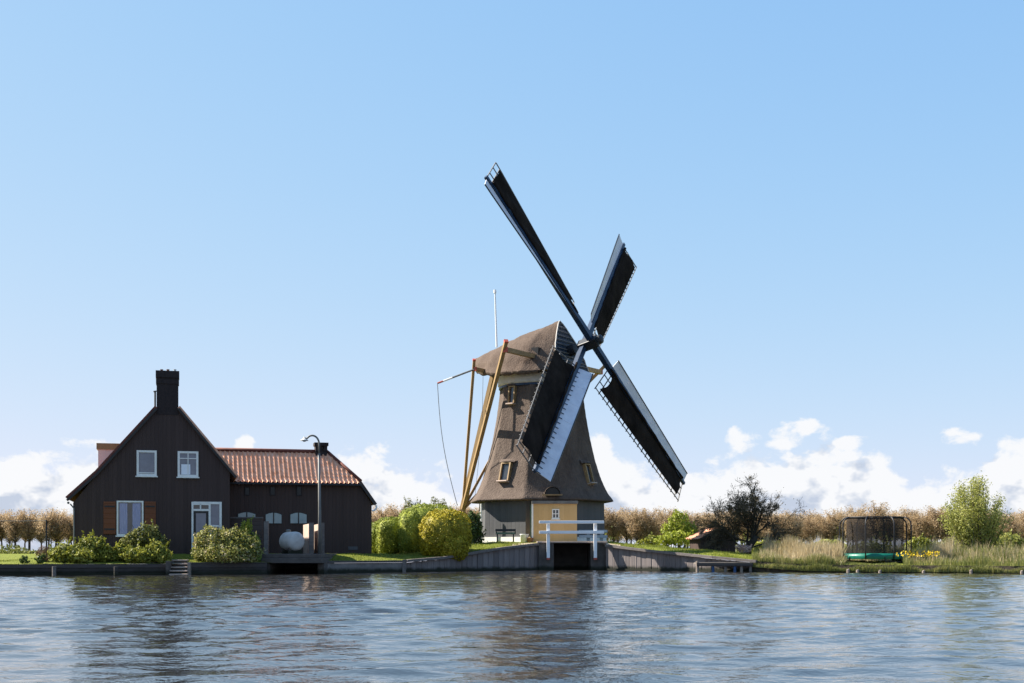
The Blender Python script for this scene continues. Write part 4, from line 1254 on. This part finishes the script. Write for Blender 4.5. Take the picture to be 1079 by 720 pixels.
SEG = ((84, 386, 'budding poplar of the far row that stands behind the farmhouse', 'far poplars behind the farmhouse', 1),
       (520, 630, 'budding poplar of the far row that stands behind the windmill', 'far poplars behind the windmill', 1),
       (-70, 84, 'orange tan budding poplar in the far row left of the farmhouse', 'far poplars left of the farmhouse', 0),
       (386, 520, 'orange tan budding poplar in the far row between farmhouse and windmill', 'far poplars between farmhouse and windmill', 0),
       (630, 880, 'orange tan budding poplar in the far row between windmill and trampoline', 'far poplars between windmill and trampoline', 0),
       (880, 1140, 'orange tan budding poplar in the far row from the trampoline to the right', 'far poplars right of the trampoline', 0))
cnt = 0
for x0, x1, lb, gr, thin in SEG:
    for row, (Y, stp) in enumerate(((226, 14.5), (240, 13.5), (254, 13.0))[:1 if thin else 3]):
        px = x0 + 5 * row
        while px < x1:
            v = cnt % 5; cnt += 1
            src = protos[v]
            if first[v]: o = src; first[v] = False
            else:
                o = src.copy(); COL.objects.link(o)
                for chd in children(src):
                    c_ = chd.copy(); COL.objects.link(c_); c_.parent = o
            yy = Y + rng.normal(0, 2)
            o.location = (PX(px + rng.normal(0, 2.5), yy), yy, .5)
            s = (.90 + .16 * rng.random()) * (1.06 if 386 <= px < 520 else 1.0)
            o.scale = (s * 1.15, s * 1.15, s * (.74 + .16 * rng.random())); o.rotation_euler = (0, 0, rng.random() * 6.28)
            o['label'] = lb; o['group'] = gr
            px += stp * (.8 + .4 * rng.random())
# scrub along the foot of the row
rng = np.random.default_rng(9)
n = 14000
px = rng.uniform(-90, 1160, n)
yy = rng.uniform(212, 222, n); zz = .5 + np.abs(rng.normal(0, .5, n)) * np.where(px > 600, 1.7, 1.0) * (1 + .6 * np.sin(px * .13))
V, Fc = leaves(np.c_[(px - CX) * yy / F, yy, zz], .28, rng)
tag(npmesh('undergrowth', V, Fc, M['leaf_bush2']), 'low olive undergrowth along the foot of the far poplar row', 'undergrowth', kind='stuff')

# lime coloured bush by the shed
bush('lime_shrub', 'bright lime green young shrub left of the little shed', 'shrub', tuple(gpt(714, 84)), [ell(715, 552, 84, 12, 15), ell(706, 561, 84, 10, 11), ell(726, 562, 84, 10, 11), ell(697, 570, 83, 9, 6), ell(714, 567, 83, 18, 8)], 3600, .085, 'leaf_lime', 51, stems=14)
bush('lime_shrub', 'low pale green scrubby bush next to the windmill slope', 'shrub', tuple(gpt(690, 85)), [ell(688, 570, 85, 10, 6), ell(676, 573, 86, 7, 4)], 900, .08, 'leaf_bush', 52, stems=4)

# little shed
ys = 76.0
sd = empty('garden_shed', tuple(gpt(757, ys)), 'little black shed with a weathered orange roof under the bare tree', 'shed')
rot = Matrix.Rotation(R(24), 3, 'Z')
sc_ = Vector((PX(757, ys), ys, float(ground(757, ys))))
def sp_(x, y, z): return sc_ + rot @ Vector((x, y, 0)) + Vector((0, 0, z))
hw, dp = 1.25, 1.3
zb, ze, zr = -.2, PZ(568, ys) - sc_.z, PZ(558, ys) - sc_.z
MB().prism([sp_(-hw, 0, zb), sp_(hw, 0, zb), sp_(hw, 0, ze), sp_(0, 0, zr), sp_(-hw, 0, ze)], rot @ Vector((0, dp, 0))).build('wall', M['black_boards'], sd)
mb = MB()
pantiles(mb, sp_(-hw - .25, -.15, ze - .02), rot @ Vector((0, 1, 0)), (sp_(0, 0, zr) - sp_(-hw, 0, ze)).normalized(), (rot @ Vector((-(zr - ze), 0, hw)).normalized()), dp + .3, lambda x: math.hypot(hw, zr - ze) + .27, .24, .3, .04)
mb.build('roof', M['tile'], sd, smooth=True, fix=False)
MB().slab([sp_(hw + .25, -.15, ze - .1), sp_(hw + .25, dp + .15, ze - .1), sp_(0, dp + .15, zr + .06), sp_(0, -.15, zr + .06)], .07).build('right_roof', M['tile_dark'], sd)
MB().beam(sp_(-hw - .2, -.17, ze - .06), sp_(0, -.17, zr + .03), .05, .14).beam(sp_(0, -.17, zr + .03), sp_(hw + .2, -.17, ze - .06), .05, .14).build('barge_board', M['door_paint'], sd)
MB().box(sp_(-.3, -.02, .5), (.9, .05, 1.3), mat=rot).build('door', M['brick_dark'], sd)
bush('blossom_shrub', 'small shrub with pinkish white blossom at the right foot of the shed', 'shrub', tuple(gpt(785, 70)), [ell(785, 579, 70, 7, 4.5), ell(779, 577, 70, 4, 4)], 520, .055, 'blossom', 53, stems=4)

# willow on the right
rng = np.random.default_rng(61)
b0 = gpt(1030, 73)
wt = empty('willow_tree', tuple(b0), 'tall bushy young willow in fresh leaf rising from the reeds', 'tree')
mb = MB(); pts_ = []
for i in range(95):
    a = rng.random() * 6.283; q_ = rng.random() ** .55
    st_ = b0 + Vector((math.cos(a) * .30, math.sin(a) * .30, -.1))
    tx = 1028 + 38 * math.cos(a) * q_; ty = 501 + 40 * q_ ** 2.2 + abs(rng.normal(0, 7))
    t_ = P(tx, ty, 73 + 1.9 * math.sin(a) * q_)
    m1 = st_.lerp(t_, .5) + (Vector((t_.x, t_.y, 0)) - Vector((st_.x, st_.y, 0))) * .14 + Vector(rng.normal(0, .07, 3))
    path = [st_.lerp(m1, u) * (1 - u) + m1.lerp(t_, u) * u for u in np.linspace(0, 1, 8)]
    mb.tube(path, [.045, .04, .034, .028, .022, .016, .011, .007], 4)
    for u in np.linspace(.22, 1.0, 30): pts_.append(st_.lerp(m1, u) * (1 - u) + m1.lerp(t_, u) * u)
mb.build('trunk', M['bark'], wt)
T = np.array([list(t) for t in pts_])
pk = T[rng.integers(0, len(T), 26000)] + rng.normal(0, .15, (26000, 3))
V, Fc = leaves(pk, .062, rng, aspect=2.4)
npmesh('crown', V, Fc, M['leaf_willow'], wt)

# scrub shrubs behind the reeds
for i, (px, Y, rx, top, lb, mm_, n) in enumerate(((968, 78, 18, 566, 'low green shrub just right of the trampoline', 'leaf_bush', 1700), (1000, 80, 22, 568, 'low green shrub at the left foot of the willow', 'leaf_bush2', 1900),
                                        (1062, 76, 22, 562, 'low green shrub at the right foot of the willow', 'leaf_willow', 2600), (810, 80, 20, 567, 'low green shrub right behind the bare tree trunk', 'leaf_bush', 1800), (872, 82, 24, 568, 'pale green shrub behind the dry reeds left of the trampoline', 'leaf_willow', 1800), (838, 84, 18, 570, 'dull olive shrub between the bare tree and the dry reeds', 'leaf_bush2', 1200), (915, 86, 22, 570, 'dull olive shrub standing behind the trampoline net', 'leaf_bush2', 1200))):
    hh = (584 - top) / 2
    bush('scrub_shrub', lb, 'shrub', tuple(gpt(px, Y)), [ell(px, top + hh, Y, rx * .7, hh), ell(px - rx * .5, top + hh * 1.3, Y, rx * .5, hh * .75), ell(px + rx * .5, top + hh * 1.25, Y, rx * .5, hh * .8)], n, .085, mm_, 70 + i, stems=6)


# ------------------------------------------------------------------ reeds, grass and flowers
def scatter(n, p0, p1, d0, d1, rng, pw=1.0):
    px = rng.uniform(p0, p1, n); d = d0 + (d1 - d0) * rng.random(n) ** pw
    Y = quay(px) + d
    return px, np.c_[(px - CX) * Y / F, Y, ground(px, Y) - .03 - np.where(d < -.06, .30, 0)]


def field(name, label, parts, mat, seed, cat):
    rng = np.random.default_rng(seed); Vs, Fs, o = [], [], 0
    for (n, p0, p1, d0, d1, h_, w_, lean) in parts:
        px, b = scatter(n, p0, p1, d0, d1, rng)
        hv = h_ * (.75 + .35 * np.sin(px * .11 + 1) * np.sin(px * .047 + b[:, 1]))
        V, Fc = blades(b, hv, w_, rng, lean); Vs.append(V); Fs.append(Fc + o); o += len(V)
    tag(npmesh(name, np.concatenate(Vs), np.concatenate(Fs), M[mat]), label, cat, kind='stuff')


field('dry_reeds', 'tan dry reeds along the right bank around the trampoline', [(4200, 826, 888, 1.2, 6, 1.15, .035, .14), (1200, 805, 880, 5, 10, 1.3, .035, .12), (500, 982, 1004, 3, 5, 1.35, .03, .14), (900, 985, 1110, 3.5, 9, 1.15, .03, .16), (1400, 800, 890, .1, 1.5, .6, .03, .3), (900, 960, 1110, .5, 4, .8, .03, .2), (700, 888, 960, 5, 9, .9, .03, .2), (1500, 1110, 1400, 1, 9, 1.3, .04, .15)], 'reed_tan', 81, 'reeds')
field('green_reeds', 'green and olive bank grass and young reeds at the right waterline', [(4200, 793, 890, -.05, 1.6, .50, .03, .25), (4200, 952, 1110, -.05, 4, .50, .03, .2), (2600, 888, 945, -.05, 3.0, .13, .03, .25), (3800, 793, 1110, -.24, -.07, .40, .03, .35), (5200, 940, 1110, 3, 9, .85, .03, .2), (2500, 795, 960, 6, 14, .7, .035, .2), (1500, 960, 1110, 8, 14, 1.0, .035, .2), (2000, 1110, 1400, 0, 8, .8, .04, .2)], 'reed_green', 82, 'reeds')
field('lawn_grass', 'short green lawn grass along the top of the quay and the windmill slope', [(5000, -40, 178, .05, 7, .10, .02, .3), (4500, 343, 470, .0, 5, .11, .02, .3), (3800, 485, 566, .0, 3.5, .13, .022, .3), (7000, 640, 800, .0, 6, .15, .024, .3), (1200, 199, 280, .0, 1.2, .14, .02, .3)], 'grass_blade', 83, 'grass')
rng = np.random.default_rng(84)
px, b = scatter(150, 944, 990, .3, 2.2, rng)
b[:, 2] += .42 + rng.random(150) * .25
V, Fc = leaves(b, .045, rng, aspect=1.1)
tag(npmesh('yellow_flowers', V, Fc, M['flower']), 'patch of yellow flowers in the bank grass right of the trampoline', 'flowers', kind='stuff')

for px, dz, lb in ((893.5, .30, 'short bleached bank stake under the left trampoline leg'), (903.5, .26, 'short bleached bank stake under the left part of the trampoline'), (927, .24, 'short bleached bank stake under the middle of the trampoline'), (973, .22, 'short bleached bank stake below the patch of yellow flowers'), (1023, .30, 'pale bank stake standing alone below the willow'), (1076.5, .24, 'short bleached bank stake at the far right of the bank')):
    y = float(quay(px)) - .26
    tag(MB().tube([(PX(px, y), y, -.8), (PX(px, y) + .01, y, dz * .6 - .03), (PX(px, y), y, dz * .6)], [.085, .08, .06], 8).build('bank_stake', M['timber_post']), lb, 'stake', 'wooden stakes along the right bank')

# ------------------------------------------------------------------ trampoline
yt = 63.4
zc = .50
tx = PX(922, yt)
tr_ = empty('trampoline', (tx, yt, zc), 'round trampoline with green edge pad and black safety net on the bank', 'trampoline')
RT = 1.72
zp, zt = PZ(584.5, yt), PZ(545.5, yt)
c = Vector((tx, yt, 0))
MB().lathe(c, [(RT + .02, zp - .22), (RT + .06, zp - .10), (RT, zp + .05), (RT - .28, zp + .06), (RT - .30, zp + .03), (RT - .05, zp - .2), (RT + .02, zp - .22)], 48).build('edge_pad', M['pad_green'], tr_, smooth=True)
MB().lathe(c, [(RT - .29, zp + .02), (0, zp + .0)], 48).build('jumping_mat', M['mat_black'], tr_)
MB().lathe(c, [(RT - .30, zp + .06), (RT - .30, zt)], 48).build('safety_net', M['net'], tr_, smooth=True)
ring = [c + Vector(((RT - .28) * math.cos(a), (RT - .28) * math.sin(a), zt)) for a in np.linspace(0, 2 * math.pi, 41)]
MB().tube(ring, .035, 6).build('top_ring', M['pole_black'], tr_, smooth=True)
for k_ in range(8):
    a = R(-90 + 14 + 45 * k_); d = Vector((math.cos(a), math.sin(a), 0))
    q = lambda r_, z_: c + d * r_ + Vector((0, 0, z_))
    MB().tube([q(RT + .07, zp - .2), q(RT + .09, zp + .3), q(RT + .10, zt - .45), q(RT + .06, zt - .22), q(RT - .10, zt - .05), q(RT - .28, zt)], .036, 8).build('net_pole', M['pole_black'], tr_, smooth=True)
    if k_ % 2 == 0:
        e = Vector((-d.y, d.x, 0)) * .45
        MB().tube([q(RT - .02, zp - .12) - e, q(RT + .02, zc + .05) - e, q(RT + .02, zc + .02) + e, q(RT - .02, zp - .12) + e], .032, 7).build('leg', M['pole_black'], tr_)

# ------------------------------------------------------------------ sky, sun, camera
SUN_DIR = Vector((-1.0, .28, 0)).normalized() * math.cos(R(42)) + Vector((0, 0, math.sin(R(42))))
su = bpy.data.lights.new('sun', 'SUN'); su.energy = 5.0; su.angle = R(.53); su.color = (1.0, .93, .82)
so = bpy.data.objects.new('sun', su); COL.objects.link(so)
so.rotation_euler = (-SUN_DIR).to_track_quat('-Z', 'Y').to_euler()

wd = bpy.data.worlds.new('World'); scene.world = wd; wd.use_nodes = True
nt = wd.node_tree
bg = nt.nodes['Background']
sky = nd(nt, 'ShaderNodeTexSky', sky_type='NISHITA')
sky.sun_disc = False; sky.sun_elevation = R(42); sky.sun_rotation = math.atan2(SUN_DIR.x, SUN_DIR.y)
sky.altitude = 0; sky.air_density = .7; sky.dust_density = .2; sky.ozone_density = 2.0
# soft shoulder on the sky's brightness, channel by channel, so that the pale horizon keeps its blue
EXPO = 1.6
def vm3(op, a, b):
    n = nt.nodes.new('ShaderNodeVectorMath'); n.operation = op
    for i, v in enumerate((a, b)):
        if isinstance(v, bpy.types.NodeSocket): nt.links.new(v, n.inputs[i])
        else: n.inputs[i].default_value = v
    return n.outputs[0]
g_ = 1 / (.12 * 2 ** EXPO)
sk = vm3('MULTIPLY', sky.outputs[0], (.12,) * 3)
skyc = vm3('DIVIDE', vm3('MULTIPLY', sk, (3.55 * g_, 6.55 * g_, 20.5 * g_)), vm3('ADD', vm3('MULTIPLY', sk, (3.0, 6.7, 20.0)), (1, 1, 1)))
tc = nd(nt, 'ShaderNodeTexCoord')
sx = nd(nt, 'ShaderNodeSeparateXYZ', {0: tc.outputs['Generated']})
az = mth(nt, 'ARCTAN2', sx.outputs[0], sx.outputs[1])
hyp = mth(nt, 'SQRT', mth(nt, 'ADD', mth(nt, 'MULTIPLY', sx.outputs[0], sx.outputs[0]), mth(nt, 'MULTIPLY', sx.outputs[1], sx.outputs[1])))
el = mth(nt, 'ARCTAN2', sx.outputs[2], hyp)
# cloud bank: its top height for each bearing (radians)
def AZ(px): return math.atan2(px - CX, F)
def EL(px, py): return math.atan2(HY - py, math.hypot(F, px - CX))
tops = [(-260, 470), (-60, 476), (0, 470), (60, 473), (95, 466), (118, 464), (135, 500), (200, 540), (300, 520), (352, 482), (372, 471), (400, 469), (425, 484), (455, 490), (480, 506), (520, 515), (590, 500), (615, 462), (630, 455), (648, 476), (690, 492), (730, 488), (760, 484), (800, 478), (840, 476), (880, 470), (930, 478), (950, 498), (1000, 496), (1035, 484), (1060, 464), (1079, 464), (1300, 480)]
A0, A1, E1_ = -.62, .62, .16
cv = nt.nodes.new('ShaderNodeFloatCurve')
cm = cv.mapping.curves[0]
pts = [((AZ(x) - A0) / (A1 - A0), EL(x, y) / E1_) for x, y in tops]
cm.points[0].location = (0, pts[0][1]); cm.points[1].location = (1, pts[-1][1])
for p_ in pts: cm.points.new(*p_)
cv.mapping.update()
azn = mth(nt, 'DIVIDE', mth(nt, 'SUBTRACT', az, A0), A1 - A0, clamp=True)
nt.links.new(azn, cv.inputs['Value'])
topc = mth(nt, 'MULTIPLY', cv.outputs[0], E1_)
puffs = [(783, 462, 18, 15), (843, 456, 30, 13), (894, 468, 16, 8), (1011, 462, 22, 13), (258, 467, 10, 8), (826, 468, 20, 7), (1068, 480, 22, 20), (92, 468, 26, 8)]


def cloud_density(da, de, det=10):
    a = mth(nt, 'ADD', az, da); e = mth(nt, 'ADD', el, de)
    cmb = nd(nt, 'ShaderNodeCombineXYZ', {0: a, 1: mth(nt, 'MULTIPLY', e, 1.35), 2: .37})
    big = nd(nt, 'ShaderNodeTexNoise', {'Vector': cmb.outputs[0], 'Scale': 19.0, 'Detail': 1.5, 'Roughness': .5, 'Distortion': .3}).outputs[0]
    nz = nd(nt, 'ShaderNodeTexNoise', {'Vector': cmb.outputs[0], 'Scale': 44.0, 'Detail': det, 'Roughness': .58, 'Distortion': .2}).outputs[0]
    bank = mth(nt, 'MULTIPLY', mth(nt, 'SUBTRACT', topc, e), 42.0)
    bank = mth(nt, 'MINIMUM', bank, .95)
    for px, py, rx, ry in puffs:
        u = mth(nt, 'DIVIDE', mth(nt, 'SUBTRACT', a, AZ(px)), rx / F); v = mth(nt, 'DIVIDE', mth(nt, 'SUBTRACT', e, EL(px, py)), ry / F)
        g = mth(nt, 'SUBTRACT', .95, mth(nt, 'ADD', mth(nt, 'MULTIPLY', u, u), mth(nt, 'MULTIPLY', v, v)))
        bank = mth(nt, 'MAXIMUM', bank, mth(nt, 'MULTIPLY', g, .50))
    n_ = mth(nt, 'ADD', mth(nt, 'MULTIPLY_ADD', big, 1.5, -.75), mth(nt, 'MULTIPLY_ADD', nz, 2.9, -1.45))
    return mth(nt, 'ADD', bank, n_)


d0 = cloud_density(0.0, 0.0)
d1 = mth(nt, 'SUBTRACT', cloud_density(-.012, .017, 3.0), cloud_density(0, 0, 3.0))
alpha = nd(nt, 'ShaderNodeMapRange', {'Value': d0, 'From Min': -.02, 'From Max': .50}, interpolation_type='SMOOTHSTEP').outputs[0]
base_ = mth(nt, 'MULTIPLY', mth(nt, 'SUBTRACT', topc, el), 13.0, clamp=True)      # cloud bases are greyer than their tops
shade = nd(nt, 'ShaderNodeMapRange', {'Value': mth(nt, 'MULTIPLY_ADD', d1, -1.0, mth(nt, 'MULTIPLY', base_, -.55)), 'From Min': -.72, 'From Max': .10}).outputs[0]
CLOUD_L, CLOUD_D = tuple(v * g_ for v in (.97, .975, .99)), tuple(v * g_ for v in (.56, .63, .76))
ccol = mixc(nt, shade, CLOUD_D, CLOUD_L)
low_ = nd(nt, 'ShaderNodeMapRange', {'Value': el, 'From Min': -.01, 'From Max': .0}).outputs[0]
alpha = mth(nt, 'MULTIPLY', mth(nt, 'MULTIPLY', alpha, .93), low_)
nt.links.new(mixc(nt, alpha, skyc, ccol), bg.inputs[0])
bg.inputs[1].default_value = .12

cam = bpy.data.cameras.new('camera')
cam.sensor_width = 36; cam.lens = 36 * F / 1079; cam.shift_x = 0; cam.shift_y = (HY - 360) / 1079
cam.clip_start = .1; cam.clip_end = 6000
co = bpy.data.objects.new('camera', cam); COL.objects.link(co)
co.location = (0, 0, H); co.rotation_euler = (R(90), 0, 0)
scene.camera = co
scene.view_settings.view_transform = 'Standard'; scene.view_settings.look = 'None'
scene.view_settings.gamma = 1; scene.view_settings.exposure = EXPO
scene.cycles.use_denoising = True
scene.cycles.max_bounces = 8; scene.cycles.transparent_max_bounces = 12
